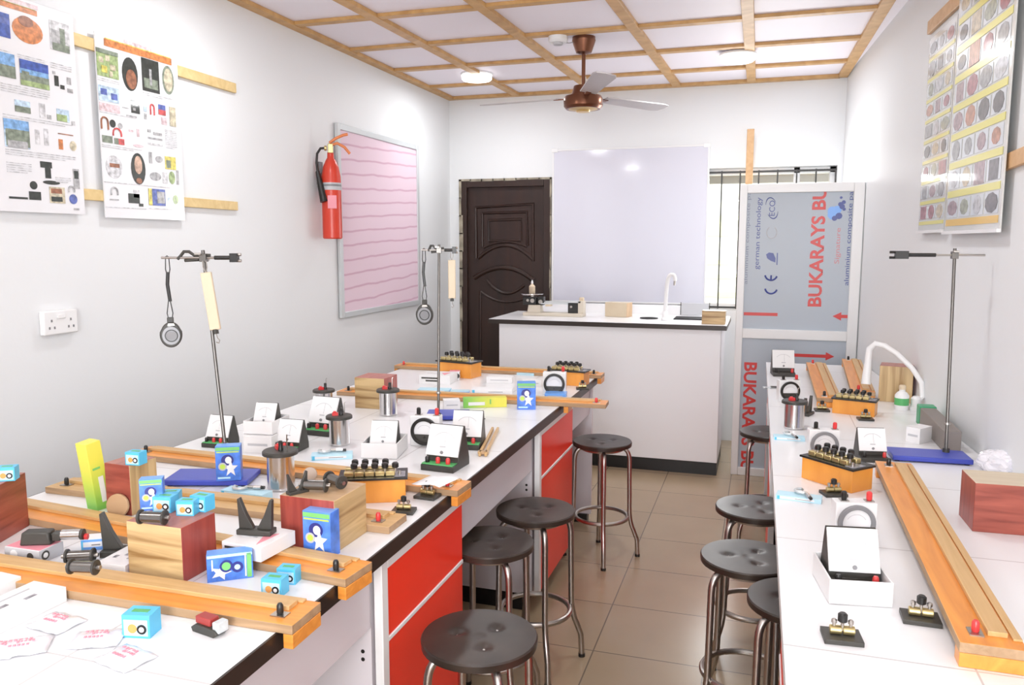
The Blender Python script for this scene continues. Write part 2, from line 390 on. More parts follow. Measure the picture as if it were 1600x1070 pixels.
# ceiling battens
NT = [0]
def trim(m, **k): NT[0] += 1; return struct('trim_%d' % NT[0], m, **k)
def batten(p, q, w=.06, h=.022):
    p, q = Vector(p[:2]), Vector(q[:2]); d = q-p; m = MB()
    m.box((0, 0, -h/2), (d.length, w, h), M_batten); return trim(m, bevel=.002, loc=((p.x+q.x)/2, (p.y+q.y)/2, CH_Z), rot=(0, 0, math.atan2(d.y, d.x)))
for a, b in (((542, 0), (808, 146)), ((743, 0), (906, 123)), ((961, 0), (1055, 127)), ((1168, 0), (1174, 120))):
    p, q = at(*a, CH_Z), at(*b, CH_Z); d = (q-p)/(q.y-p.y)
    batten(p+d*(YF+.02-p.y), p+d*(RD-.06-p.y))
batten((LX+.03, YF), (LX+.03, RD)); batten((LX+.06, RD-.03), (RWX-.05, RD-.03)); a_, b_ = at(1319, 113, CH_Z), at(1386, 0, CH_Z); d_ = (a_-b_)/(a_.y-b_.y); batten(b_+d_*(YF+.02-b_.y), a_+d_*(RD-.02-a_.y), .062)
y = 5.69
while y > YF:
    batten((LX+.06, y), (rwx(y)-.08, y+.0), .055, .018); y -= .602
# wall strips
def strip(n, lab, p, q, w, mt, t=.016, rz=0):
    p, q = Vector(p), Vector(q); d = q-p; m = MB(); m.box((0, 0, 0), (d.length, t, w), mt)
    o = build('wall_batten', m, None, .002, loc=(p+q)/2); o.rotation_euler = (0, -math.asin(d.z/d.length), math.atan2(d.y, d.x))
    return tag(o, lab, 'batten', n)
xa = LX+.0085
strip('battens behind the wall posters', 'pale wooden batten fixed along the left wall behind the poster tops', (xa, 1.2, 2.262), (xa, 3.40, 2.243), .046, M_strip)
strip('battens behind the wall posters', 'pale wooden batten fixed along the left wall behind the poster bottoms', (xa, 1.2, 1.69), (xa, 3.375, 1.68), .042, M_strip)
a = atrw(1452, 44, .009); b = atrw(1500, -2, .009); d = (b-a)/(a.y-b.y)
strip('battens behind the wall posters', 'tan wooden batten slanting along the right wall above the rock charts', a, a+d*2.2, .055, M_stripR)
a = atrw(1572, 254, .009); b = atrw(1600, 243, .009); d = (b-a)/(a.y-b.y)
strip('battens behind the wall posters', 'tan wooden batten on the right wall at the lower edge of rock charts', a-d*.9, a+d*1.4, .05, M_stripR)
p = aty(1173, 204, 6.08)
m = MB(); m.box((0, 0, 1.155), (.05, .03, 2.31), M_stripR); tag(build('timber_batten', m, None, .003, loc=(p.x, 6.10, 0)), 'tall upright wooden batten standing before the barred window', 'batten')
# posters on the left wall
random.seed(3)
PC = [mat('print '+n, c, .35, coat=.35, var=.38, vscale=55) for n, c in (('blue', (.05, .10, .40)), ('sky', (.22, .42, .72)), ('grey green', (.22, .26, .20)), ('dark', (.03, .035, .03)), ('brown', (.32, .13, .07)),
      ('rust', (.62, .22, .07)), ('beige', (.58, .52, .38)), ('leaf', (.34, .44, .20)), ('grey', (.42, .42, .43)), ('pale grey', (.62, .62, .64)), ('red', (.62, .10, .10)), ('yellow', (.72, .62, .14)), ('royal', (.10, .14, .42)),
      ('skin', (.60, .40, .30)), ('pale blue', (.52, .66, .80)), ('pink', (.72, .55, .58)))]
PB, PS, PGG, PD, PBR, PRU, PBE, PLE, PG, PPG, PR, PY, PRO, PSK, PPB, PPI = range(16)
M_psheet = mat('glossy poster sheet', (.76, .76, .78), .3, coat=.5)
def poster(lab, y0, y1, z0, z1, items, texts, head, fu, fv):
    items = [(fu(i[0]), fv(i[1]), fu(i[2]), fv(i[3])) + tuple(i[4:]) for i in items]
    texts = [(fu(i[0]), fv(i[1]), fu(i[2]), i[3]) for i in texts]; head = [(fu(i[0]), fv(i[1]), fu(i[2]), fv(i[3]), i[4]) for i in head]
    W, H = y1-y0, z1-z0
    t = thing('poster', lab, 'poster', (LX+.022, y0, z0), R(90), 'science posters on the left wall')
    m = MB(); m.box((W/2, .003, H/2), (W, .005, H), M_psheet); build('sheet', m, t)
    def q(mb, u0, v0, u1, v1, mt, d=.0006): mb.box(((u0+u1)/2*W, -.0003-d/2, (1-(v0+v1)/2)*H), ((u1-u0)*W, d, (v1-v0)*H), mt)
    m = MB()
    for u0, v0, u1, v1, c in head: q(m, u0, v0, u1, v1, PC[c])
    build('title_strip', m, t)
    m = MB()
    for it in items:
        u0, v0, u1, v1, c = it[:5]
        if len(it) > 5 and it[5] == 'o': m.disc(((u0+u1)/2*W, 0, (1-(v0+v1)/2)*H), (u1-u0)/2*W, PC[c], ry=(v1-v0)/2*H)
        elif len(it) > 5 and it[5] == 'i': m.disc(((u0+u1)/2*W, -.0008, (1-(v0+v1)/2)*H), (u1-u0)/2*W, PC[c], ry=(v1-v0)/2*H)
        elif len(it) > 5 and it[5] == 'u':
            cx, cz, r = (u0+u1)/2*W, (1-v1)*H, (u1-u0)/2*W; hh = (v1-v0)*H
            m.tube([(cx-r, -.001, cz), (cx-r, -.001, cz+hh-r)]+[(cx-r*math.cos(a*PI/6), -.001, cz+hh-r+r*math.sin(a*PI/6)) for a in range(1, 6)]+[(cx+r, -.001, cz+hh-r), (cx+r, -.001, cz)], .0035, PC[c], n=6)
        else:
            q(m, u0, v0, u1, v1, PC[c])
            if len(it) > 5:
                for k, (a0, b0, a1, b1, c2) in enumerate(it[5]): q(m, u0+(u1-u0)*a0, v0+(v1-v0)*b0, u0+(u1-u0)*a1, v0+(v1-v0)*b1, PC[c2], .0012+.0003*k)
    build('printed_pictures', m, t)
    m = MB()
    for u0, v0, u1, n in texts:
        for k in range(n): q(m, u0, v0+k*.0105, u1-random.uniform(0, .25)*(u1-u0)*(k == n-1), v0+k*.0105+.004, PC[PPG])
    build('printed_text', m, t)
    return t
land = lambda g: [(0, 0, 1, .45, PS), (0, .62, 1, 1, g)]
poster('white science poster with dark blue photo and lava photo, at far left', 1.93, 2.436, 1.608, 2.33, [
    (.0, .16, .10, .26, PB), (.60, .155, .80, .275, PRU, 'o'), (.64, .15, .74, .20, PBR, 'i'), (.85, .13, .99, .27, PPG, [(.05, .3, .5, .95, PG), (.5, .2, .75, .8, PGG), (.1, .75, .95, 1, PGG)]),
    (.50, .165, .585, .275, PB, [(0, .2, 1, .45, PRO)]), (.50, .29, .60, .40, PS, [(0, .5, 1, 1, PGG)]), (.63, .30, .82, .42, PS, [(0, 0, 1, .35, PB), (0, .55, 1, .8, PGG), (0, .8, 1, 1, PLE), (.05, .45, .3, .8, PGG)]),
    (.86, .34, .89, .39, PD), (.90, .38, .93, .40, PD), (.95, .335, .98, .37, PG), (.95, .39, .99, .41, PG), (.85, .32, .87, .335, PG),
    (.58, .475, .68, .53, PPB, [(0, .5, 1, 1, PGG)]), (.74, .47, .78, .54, PPG), (.79, .52, .82, .54, PG), (.86, .48, .95, .54, PPB, [(0, .45, .8, 1, PLE)]), (.965, .53, .99, .55, PG),
    (.50, .57, .66, .70, PPB, [(0, 0, 1, .4, PS), (.05, .35, 1, .95, PGG), (.1, .75, .9, 1, PG)]), (.70, .60, .73, .67, PPG), (.76, .59, .79, .67, PPG), (.86, .60, .97, .605, PBR), (.86, .63, .89, .68, PRU), (.94, .63, .99, .68, PBE, 'o'),
    (.72, .75, .80, .78, PD), (.75, .78, .79, .82, PD), (.73, .83, .85, .85, PD, 'o'), (.95, .77, .995, .86, PG, [(.15, .1, .85, .5, PD)]), (.64, .84, .69, .88, PD, 'o'), (.63, .89, .71, .93, PD),
    (.77, .86, .88, .94, PBE, [(.1, .1, .8, .4, PBR), (.1, .6, .8, .9, PD)]), (.91, .89, .97, .94, PRO, 'o'), (.91, .85, .95, .88, PG, 'u'), (.50, .92, .62, .93, PD), (.94, .96, .98, .97, PG)],
    [(.51, .28, .58, 1), (.62, .28, .82, 2), (.84, .28, .99, 3), (.5, .43, .82, 4), (.5, .55, .97, 2), (.5, .71, .98, 3), (.5, .77, .66, 5), (.82, .81, .93, 3)],
    [(.40, .085, .78, .105, PPI), (.40, .11, .77, .135, PRU), (.42, .108, .76, .112, PY)], lambda u: max(1.2*u-.23, .01), lambda v: v-.075 if v < .28 else (v-.02 if v < .45 else v+.01*(v > .8)))
poster('white science poster with magnets and an oval portrait, right of the pair', 2.535, 2.985, 1.600, 2.30, [
    (.05, .135, .28, .30, PLE, [(.1, .3, .3, .5, PBE), (.4, .2, .6, .4, PBE), (.6, .5, .85, .7, PBE), (.2, .6, .45, .85, PY), (.55, .75, .7, .95, PBE), (0, 0, 1, .15, PGG)]), (.32, .17, .50, .34, PD, 'o'), (.36, .23, .48, .33, PBR, 'i'),
    (.55, .15, .76, .32, PD, [(.1, .6, .9, .9, PGG), (.42, .3, .55, .8, PG)]), (.80, .155, .95, .31, PGG, 'o'), (.82, .17, .93, .295, PBE, 'i'),
    (.05, .345, .27, .42, PPB, [(.1, .2, .4, .6, PRO), (.6, .4, .9, .8, PRO)]), (.05, .43, .27, .47, PPI), (.40, .385, .50, .45, PD, [(.2, .2, .4, .4, PG), (.5, .2, .8, .4, PG), (.2, .6, .5, .8, PG)]), (.32, .40, .36, .405, PG), (.30, .43, .37, .435, PG), (.34, .465, .46, .475, PG),
    (.55, .375, .585, .43, PPB), (.55, .44, .58, .47, PG), (.63, .385, .675, .44, PR, 'u'), (.73, .375, .82, .43, PRO, [(0, .5, 1, 1, PR)]), (.76, .44, .83, .48, PPI), (.87, .375, .95, .48, PLE, [(0, 0, 1, 1, PBE)]),
    (.06, .50, .13, .56, PBR, 'u'), (.15, .505, .215, .545, PD, 'o'), (.24, .515, .29, .545, PG, 'o'), (.18, .545, .27, .585, PR, 'u'), (.06, .59, .17, .625, PGG), (.19, .595, .30, .625, PR, [(0, 0, .4, 1, PGG)]),
    (.36, .54, .41, .55, PPI), (.45, .53, .48, .57, PPI), (.40, .61, .52, .625, PPI, 'o'), (.58, .52, .62, .535, PG), (.65, .53, .76, .545, PG), (.58, .56, .76, .57, PG), (.58, .59, .76, .60, PPG),
    (.08, .685, .26, .80, PPG, 'o'), (.12, .725, .23, .745, PBR), (.36, .655, .53, .82, PD, 'o'), (.40, .67, .49, .765, PSK, 'i'), (.41, .785, .48, .815, PBR, 'i'),
    (.58, .64, .62, .70, PG), (.66, .655, .75, .69, PG, 'o'), (.78, .65, .92, .72, PY, [(.1, .3, .5, .9, PGG)]), (.58, .745, .72, .79, PG, 'o'), (.74, .74, .80, .80, PPG), (.82, .73, .90, .80, PLE, 'o'), (.92, .72, .95, .80, PG),
    (.12, .845, .19, .885, PG, 'u'), (.10, .905, .20, .912, PG), (.31, .87, .44, .92, PD), (.37, .85, .44, .89, PPG), (.43, .92, .48, .935, PD), (.55, .835, .76, .925, PRO, [(0, 0, .2, 1, PY), (.5, .15, .95, .85, PG)]), (.79, .875, .83, .90, PPB, 'o'), (.86, .86, .93, .91, PLE, 'o')],
    [(.05, .31, .30, 2), (.55, .33, .95, 2), (.05, .475, .5, 1), (.05, .635, .5, 2), (.80, .505, .95, 11), (.05, .82, .93, 1), (.05, .945, .6, 1), (.55, .94, .9, 1)],
    [(.14, .08, .93, .115, PRU), (.36, .055, .68, .075, PPI), (.15, .075, .92, .08, PY)], lambda u: 1.04*u-.05, lambda v: v-.10*(1-v)+.035*(v < .14))
# rock charts on the right wall
random.seed(11)
M_chart = mat('laminated chart', (.60, .60, .57), .22, coat=.7)
RC = [mat('rock '+n, c, .35, coat=.5, var=.35, vscale=45) for n, c in (('grey', (.30, .30, .31)), ('dark', (.13, .12, .12)), ('mauve', (.34, .24, .26)), ('green grey', (.34, .36, .28)), ('tan', (.52, .44, .31)), ('rust', (.46, .22, .14)), ('pale', (.50, .51, .54)), ('plum', (.36, .14, .16)))]
M_band = mat('yellow chart band', (.72, .67, .16), .3, coat=.5); M_bando = mat('orange chart band', (.74, .46, .06), .3, coat=.5); M_cell = mat('pale chart cell', (.60, .64, .68), .3, coat=.6)
def chart(lab, tl, br, rows, cols, off, faded):
    a = atrw(*tl, off); b = atrw(*br, off); W = math.hypot(a.x-b.x, a.y-b.y); z0 = b.z; H = a.z-z0
    t = thing('rock_chart', lab, 'poster', (a.x, a.y, z0), -PI/2+RWA, 'rock charts on the right wall')
    m = MB(); m.box((W/2, .003, H/2), (W, .005, H), M_chart); build('sheet', m, t)
    m = MB(); p = MB(); rh = (H-.05)/rows
    for r in range(rows):
        z = .03+r*rh
        m.box((W/2, -.0008, z+.012), (W*.94, .0010, .024 if not faded else .014), M_bando if r in (0,) and not faded else M_band)
        for c in range(cols):
            cw = W*.94/cols; x = W*.03+cw*(c+.5); w = cw*random.uniform(.55, .9); h = rh*random.uniform(.50, .72)
            p.box((x, -.0005, z+.03+(rh-.034)/2), (cw*.9, .0006, rh-.036), M_cell)
            if random.random() < .65: p.disc((x, -.0009, z+.03+(rh-.034)/2), w/2, random.choice(RC), ry=h/2, t=.001, n=9)
            else: p.box((x, -.0012, z+.03+(rh-.034)/2), (w, .0012, h), random.choice(RC))
    build('yellow_bands', m, t); build('rock_pictures', p, t)
    m = MB(); m.box((W/2, -.003, .006), (W*1.01, .012, .012), M_alu); build('bottom_clip', m, t)
    return t
chart('faded rock chart under plastic, far one of the pair on the right wall', (1453, 62), (1474, 363), 9, 3, .020, True)
chart('rock chart with bright yellow bands, near one of the right wall pair', (1500, -12), (1561, 363), 8, 4, .030, False)
# notice board, whiteboard, socket, extinguisher
t = thing('notice_board', 'pink felt notice board in a grey metal frame on left wall', 'notice board', (LX+.004, 4.345, 1.042), R(90))
W, H = 1.185, 1.172
M_felt = bpy.data.materials.new('pink felt'); M_felt.use_nodes = True; nt = M_felt.node_tree; b = nt.nodes['Principled BSDF']; b.inputs['Roughness'].default_value = .9
tc = nt.nodes.new('ShaderNodeTexCoord'); wv = nt.nodes.new('ShaderNodeTexWave'); wv.bands_direction = 'Z'; wv.inputs['Scale'].default_value = 3.6; wv.inputs['Distortion'].default_value = 1.2; wv.inputs['Detail'].default_value = 2
mp = nt.nodes.new('ShaderNodeMapping'); mp.inputs['Rotation'].default_value = (0, .05, 0)
rp = nt.nodes.new('ShaderNodeValToRGB'); rp.color_ramp.elements[0].position = 0; rp.color_ramp.elements[0].color = (.60, .38, .48, 1); rp.color_ramp.elements[1].position = .10; rp.color_ramp.elements[1].color = (.74, .58, .66, 1)
nt.links.new(tc.outputs['Object'], mp.inputs['Vector']); nt.links.new(mp.outputs['Vector'], wv.inputs['Vector']); nt.links.new(wv.outputs['Fac'], rp.inputs['Fac']); nt.links.new(rp.outputs['Color'], b.inputs['Base Color'])
m = MB(); m.box((W/2, -.008, H/2), (W-.03, .012, H-.03), M_felt); build('felt_panel', m, t)
m = MB()
for x in (.018, W-.018): m.box((x, -.011, H/2), (.036, .022, H), M_greyalu)
for z in (.018, H-.018): m.box((W/2, -.011, z), (W-.073, .022, .036), M_greyalu)
build('frame', m, t, .003)
t = thing('whiteboard', 'large square whiteboard hung beside the dark door', 'whiteboard', (-1.608, RD-.003, 1.035), 0)
W, H = 1.20, 1.19
m = MB(); m.box((W/2, -.012, H/2), (W-.02, .014, H-.02), mat('whiteboard enamel', (.66, .66, .74), .1, coat=.3)); build('board_surface', m, t)
m = MB()
for x in (.007, W-.007): m.box((x, -.011, H/2), (.014, .022, H), M_alu)
for z in (.007, H-.007): m.box((W/2, -.011, z), (W-.03, .022, .014), M_alu)
build('frame', m, t, .003)
for x in (.02, W-.02): m = MB(); m.box((x, -.013, H-.008), (.05, .024, .03), M_white); build('corner_cap', m, t, .003)
t = thing('wall_socket', 'white double socket plate on the left wall', 'socket', (LX, 2.292, 1.212), R(90))
m = MB(); m.box((0, -.012, 0), (.15, .024, .088), M_white); build('plate', m, t, .005)
m = MB(); m.box((0, -.026, .022), (.035, .006, .016), M_white); build('switch', m, t, .002)
m = MB()
for x in (-.042, .042):
    for dx, dz in ((0, .008), (-.011, -.018), (.011, -.018)): m.box((x+dx, -.0245, dz), (.006, .002, .009), M_grey)
build('socket_hole', m, t)
p = Vector((LX+.078, 4.165, 1.525))
t = thing('fire_extinguisher', 'red fire extinguisher hung on the wall beside the pink board', 'fire extinguisher', p, R(32)); t.scale = (1, 1, 1.05)
M_ext = mat('extinguisher red paint', (.62, .05, .025), .3)
m = MB(); m.lathe([(.050, 0), (.056, .006), (.056, .30), (.055, .34), (.045, .39), (.030, .425), (.020, .44), (.018, .47)], M_ext); build('cylinder', m, t)
m = MB(); m.lathe([(.0567, .265), (.0567, .305)], M_lgrey); m.lathe([(.0569, .285), (.0569, .296)], M_grey); m.box((0, -.0565, .2), (.05, .003, .07), M_pinkred); build('label_band', m, t)
m = MB(); m.box((0, 0, .49), (.03, .04, .05), M_brass); m.cyl((-.02, 0, .492), (-.035, 0, .492), .014, M_brass); build('valve', m, t, .003)
m = MB(); m.tube([(-.005, 0, .52), (.03, 0, .545), (.075, 0, .565), (.10, 0, .57)], .008, mat('orange handle paint', (.72, .22, .07), .35)); m.tube([(.0, 0, .508), (.04, 0, .52), (.08, 0, .50), (.11, 0, .465)], .008, mat('orange handle paint', (.72, .22, .07), .35)); build('handle', m, t)
m = MB(); m.tube([(-.03, 0, .492), (-.055, 0, .49), (-.075, -.01, .46), (-.080, -.02, .41), (-.075, -.025, .36)], .007, M_black); build('hose', m, t)
m = MB(); m.cyl((-.076, -.025, .365), (-.045, -.045, .20), .012, M_black, r2=.022); build('horn', m, t)
m = MB(); m.box((-.060, .034, .37), (.020, .03, .10), M_grey, rz=R(-30)); m.box((-.050, .030, .30), (.02, .10, .012), M_grey, rz=R(-30)); build('wall_bracket', m, t)
# ceiling lamps, smoke alarm, fan
def lamp():
    t = E0('ceiling_light'); m = MB(); m.lathe([(.112, 0), (.112, -.010), (.104, -.014)], M_white); build('rim', m, t)
    m = MB(); m.lathe([(.105, -.010), (.105, -.036), (.094, -.046), (.05, -.050)], M_lamp); build('diffuser', m, t); return t
LAMPS = [(-1.947, 5.388), (-.197, 5.237), (-1.90, 2.90), (-.22, 2.90), (-1.90, .38), (-.22, .38)]
LL = ['round white ceiling lamp left of the fan', 'round white ceiling lamp right of the fan', 'round white ceiling lamp over the left bench middle', 'round white ceiling lamp over the right bench middle', 'round white ceiling lamp at the back left of the room', 'round white ceiling lamp at the back right of the room']
for (x, y), l in zip(LAMPS, LL): spawn('lamp', lamp, (x, y, CH_Z-.02 if abs(x+.197) < .01 else CH_Z-.001), 0, l, 'lamp', 'round ceiling lamps')
t = thing('smoke_alarm', 'white smoke alarm beside the ceiling fan mount', 'smoke alarm', (-1.146, 4.516, CH_Z-.018), 0)
m = MB(); m.lathe([(.055, 0), (.055, -.022), (.045, -.035)], M_white); build('body', m, t); m = MB(); m.lathe([(.03, -.035), (.026, -.045)], M_lgrey); build('sensor_cap', m, t)
FX, FY = -1.027, 4.645
t = thing('ceiling_fan', 'bronze ceiling fan with three dull grey blades', 'fan', (FX, FY, CH_Z), 0)
m = MB(); m.lathe([(.068, -.018), (.066, -.025), (.045, -.085), (.020, -.095)], M_copper); m.lathe([(.066, 0), (.066, -.018)], M_copper); build('canopy', m, t)
m = MB(); m.cyl((0, 0, -.09), (0, 0, -.30), .011, M_copper); m.cyl((.012, 0, -.22), (.012, 0, -.30), .004, M_steel); build('rod', m, t)
m = MB(); m.lathe([(.03, -.265), (.055, -.27), (.068, -.315), (.070, -.325), (.105, -.328), (.114, -.345), (.112, -.385), (.098, -.40)], M_copper, n=36); build('motor_housing', m, t)
m = MB(); m.lathe([(.095, -.398), (.06, -.405), (.042, -.408), (.038, -.416), (.02, -.418)], M_gold, n=36); build('bottom_cap', m, t)
for k in range(3):
    a = R(35+17.4+120*k); m = MB(); q = Matrix.Rotation(a, 4, 'Z') @ Matrix.Translation((0, 0, -.332)) @ Matrix.Rotation(R(-9), 4, 'X')
    m.x = q; m.prism([(.15, -.045), (.60, -.062), (.645, -.05), (.655, 0), (.645, .05), (.60, .062), (.15, .045)], 'z', -.003, .003, M_blade); bl = build('blade', m, t)
    m = MB(); m.x = q; m.box((.13, 0, -.004), (.10, .03, .006), M_copper); build('blade_arm', m, bl)
m = MB(); m.tube([(-.119, -.129, -.03), (-.10, -.10, -.045), (-.07, -.06, -.04), (-.055, -.03, -.03)], .003, M_lgrey, n=6); build('cable', m, t)
# ================================================================== FURNITURE
TZ = .80
# --- left island bench
wt = thing('laboratory_worktop', 'long white worktop of the left bench, with black edge', 'worktop', (0, 0, 0))
m = MB(); m.box((-1.372, 2.125, TZ-.0175), (1.105, 4.04, .035), M_top, {'+z': M_topL}); build('top_board', m, wt)
m = MB()
m.box((-.8175, 2.125, TZ-.019), (.005, 4.05, .037), M_edge); m.box((-1.927, 2.125, TZ-.019), (.005, 4.05, .037), M_edge); m.box((-1.372, 4.1475, TZ-.019), (1.104, .005, .037), M_edge); m.box((-1.372, .1025, TZ-.019), (1.104, .005, .037), M_edge)
build('edge_band', m, wt)
XF = -.832
for y0, y1 in ((.72, 1.605), (2.145, 2.985), (3.59, 4.10)):
    m = MB(); m.box((XF-.030, (y0+y1)/2, .682), (.018, y1-y0-.004, .164), M_offw); build('apron', m, wt)
    m = MB(); m.box((-1.36, (y0+y1)/2, .40), (.02, y1-y0-.004, .70), M_offw); build('knee_panel', m, wt)
m = MB(); m.box((-1.372, 4.115, .405), (1.06, .025, .715), M_offw); build('end_panel', m, wt)
for x, y in ((-.90, 4.115), (-1.8, 4.115), (-1.36, 2.6), (-1.36, 1.15), (-1.36, 3.8)): m = MB(); m.box((x, y, .024), (.08 if y > 4 else .05, .05, .048), M_black); build('foot', m, wt)
def redcab(y0, y1, lab, grp, side=1, xf=XF, xb=-1.885, h=.763):
    L = y1-y0; sg = 1 if xf > xb else -1; D = abs(xf-xb)
    t = thing('red_cabinet', lab, 'cabinet', (xf, (y0+y1)/2, 0), R(90) if sg > 0 else R(-90), grp)   # local -y faces the aisle
    m = MB(); m.box((0, D/2+.012, (h+.075)/2), (L, D-.02, h-.075), M_offw)
    for z in (.515, .535): m.disc((-sg*(L/2), .045, z), .005, M_black, 'x', 10, t=-.001*sg)
    build('carcass', m, t)
    m = MB(); m.box((0, D/2+.03, .0375), (L-.02, D-.07, .075), M_kick); build('plinth', m, t)
    m = MB(); m.box((-sg*(L/2-.016), .002, (h+.08)/2), (.032, .022, h-.08), M_alu); m.box((sg*.016, .002, h-.014), (L-.032, .022, .028), M_alu); m.box((sg*.016, .002, .557), (L-.032, .020, .012), M_alu); build('frame_strip', m, t, .002)
    m = MB(); m.box((sg*.016, .004, (.563+h-.028)/2), (L-.032, .018, h-.028-.563), M_red); build('drawer_front', m, t, .0015)
    m = MB(); m.box((sg*.016, .004, (.551+.08)/2), (L-.032, .018, .551-.08), M_red); build('door', m, t, .0015)
    return t
G = 'red fronted bench cabinets'
redcab(1.608, 2.14, 'red cabinet of the left bench, nearest behind the round stool', G)
redcab(2.99, 3.585, 'red cabinet further along the left bench, near the far stool', G)
redcab(.12, .715, 'red cabinet at the near end of the left bench', G)
# --- right wall bench
wr = thing('laboratory_worktop', 'long white worktop along the right wall', 'worktop', (0, 0, 0))
y0, y1 = .25, 4.92
m = MB(); m.prism([(.066-.0009, y0), (rwx(y0)-.004, y0), (rwx(y1)-.004, y1), (.036, y1)], 'z', TZ-.035, TZ-.0006, M_top); m.prism([(.066-.0009, y0), (rwx(y0)-.004, y0), (rwx(y1)-.004, y1), (.036, y1)], 'z', TZ-.0006, TZ, M_topR); build('top_board', m, wr)
for ya, yb in ((.29, 1.195), (1.845, 3.055), (3.905, 4.275)): m = MB(); m.box((.12, (ya+yb)/2, .69), (.018, yb-ya, .146), M_offw); build('apron', m, wr)
for x, y, w in ((.31, 4.90, .46), (.45, .27, .7)): m = MB(); m.box((x, y, .40), (w, .022, .72), M_offw); build('end_panel', m, wr)
for x, y, w in ((.31, 4.90, .40), (.45, .27, .6)): m = MB(); m.box((x, y, .02), (w, .03, .04), M_black); build('foot', m, wr)
redcab(1.20, 1.84, 'red cabinet under the right bench, lowest in the picture', G, xf=.075, xb=.64)
redcab(3.06, 3.90, 'red cabinet under the right bench, behind the middle stools', G, xf=.062, xb=.60)
redcab(4.28, 4.88, 'red cabinet at the far end of the right bench', G, xf=.056, xb=.50)
# --- sink counter at the back
CZ = .985
M_counter = mat('white counter laminate', (.87, .89, .92), .4)
t = thing('counter_cabinet', 'white counter cabinet with black plinth before the whiteboard', 'cabinet', (-.985, 5.2, 0))
m = MB(); m.box((0, .29, (.083+CZ-.03)/2), (1.486, .56, CZ-.03-.083), M_offw, {'-y': M_counter}); build('carcass', m, t, .002)
m = MB(); m.box((0, .29, .0415), (1.484, .555, .083), M_kick); build('plinth', m, t)
c = thing('counter_worktop', 'white worktop with black edge and sink on the back counter', 'worktop', (-1.0, 5.17, CZ))
m = MB(); m.box((0, .34, -.015), (1.58, .68, .03), M_top); build('top_board', m, c, .003)
m = MB(); m.box((0, -.002, -.017), (1.585, .004, .030), M_edge); m.box((.792, .34, -.017), (.004, .68, .030), M_edge); m.box((-.792, .34, -.017), (.004, .68, .030), M_edge); build('edge_band', m, c)
m = MB(); m.box((-.05, .675, .035), (1.3, .012, .07), M_top); build('upstand', m, c)
p = at(1078, 499, CZ)-Vector((-1.0, 5.17, CZ)); p2 = at(1013, 498, CZ)-Vector((-1.0, 5.17, CZ))
m = MB(); m.box((p.x, p.y+.06, .003), (.215, .20, .006), M_sinkd); build('sink_basin', m, c, .001)
m = MB(); m.disc((p2.x, p2.y+.03, .001), .062, M_sinkd, 'z', 24, t=.004); build('cup_sink', m, c)
m = MB(); m.box((p.x+.11, .64, .05), (.005, .005, .09), M_black); m.box((p.x-.09, .64, .05), (.005, .005, .09), M_black); m.box((p.x+.01, .643, .05), (.19, .005, .08), M_lgrey); build('splash_plate', m, c)
def tap(pts, r, base, lab, noz, loc):
    t = thing('laboratory_tap', lab, 'tap', loc); r0_ = r[0] if isinstance(r, list) else r
    m = MB(); m.lathe([(base*1.25, 0), (base*1.25, .012), (base, .018), (base, .05), (r0_*1.1, .06)], M_white, n=20); build('base', m, t)
    m = MB(); m.tube(pts, r, M_white, n=14); build('spout', m, t)
    m = MB(); a, b, r0, r1 = noz; m.cyl(a, b, r0, M_white if r1 > .012 else M_steel, r2=r1, n=16); build('nozzle', m, t)
    return t
p = at(1039, 500, CZ)
def cv(p0, p1, p2, n=8): return [tuple((Vector(p0)*(1-k/n)**2+Vector(p1)*2*(k/n)*(1-k/n)+Vector(p2)*(k/n)**2)) for k in range(n+1)]
tap([(0, 0, .02), (.004, 0, .14), (.008, 0, .22)]+cv((.010, 0, .24), (.016, 0, .315), (.045, .0, .305))[1:]+cv((.045, 0, .305), (.062, 0, .295), (.060, 0, .265))[1:], .013, .020, 'slim white gooseneck tap on the back counter', ((.060, 0, .27), (.058, 0, .235), .008, .007), (p.x, 5.42, CZ+.0008))
# --- aluminium framed panel
AY = 5.275
def ap(px, py): q = aty(px, py, AY); return q
tl, tr = ap(1157, 288), ap(1353, 288); X0 = tl.x; X1 = min(tr.x, rwx(AY)-.006); ZT = tl.z
t = thing('aluminium_framed_door', 'white framed door panel covered in printed film behind the right bench', 'door panel', (X0, AY, 0))
W = X1-X0; H = ZT; MZ0 = ap(1250, 531).z; MZ1 = ap(1250, 516).z
m = MB()
for x in (.022, W-.029): m.box((x, .02, H/2), (.044 if x < .1 else .058, .045, H), M_alu)
for z0, z1 in ((0, .052), (MZ0, MZ1), (H-.055, H)): m.box((W/2-.007, .02, (z0+z1)/2), (W-.102, .045, z1-z0), M_alu)
build('frame', m, t, .003)
m = MB(); m.box((W/2-.007, .02, (MZ1+H-.055)/2), (W-.092, .008, H-.055-MZ1+.01), M_acp); up = build('upper_panel', m, t)
m = MB(); m.box((W/2-.007, .02, (MZ0+.052)/2), (W-.092, .008, MZ0-.052+.01), M_acp); lp = build('lower_panel', m, t)
M_tr = mat('red film print', (.62, .035, .03), .35); M_tb = mat('blue film print', (.05, .07, .28), .35); M_tg = mat('grey film print', (.25, .27, .36), .35); M_tp = mat('faint red film print', (.62, .22, .24), .35)
YP = .0152
def L(px, py): q = ap(px, py); return q.x-X0, q.z
def vtext(mb, s, x0, x1, ya, yb, mt, wt=0):
    """reads upwards: column x0..x1, from ya (start) to yb (end)"""
    ym_ = (ya+yb)/2; a = (L(x0, ym_)[0], L(x0, ya)[1]); b = (L(x1, ym_)[0], L(x1, yb)[1]); w, h = b[1]-a[1], b[0]-a[0]
    text_into(mb, s, w, h, mt, lambda u, v: (a[0]+h-v, YP, a[1]+u) if h > 0 else (a[0]+h+v, YP, a[1]-0+u), wt)
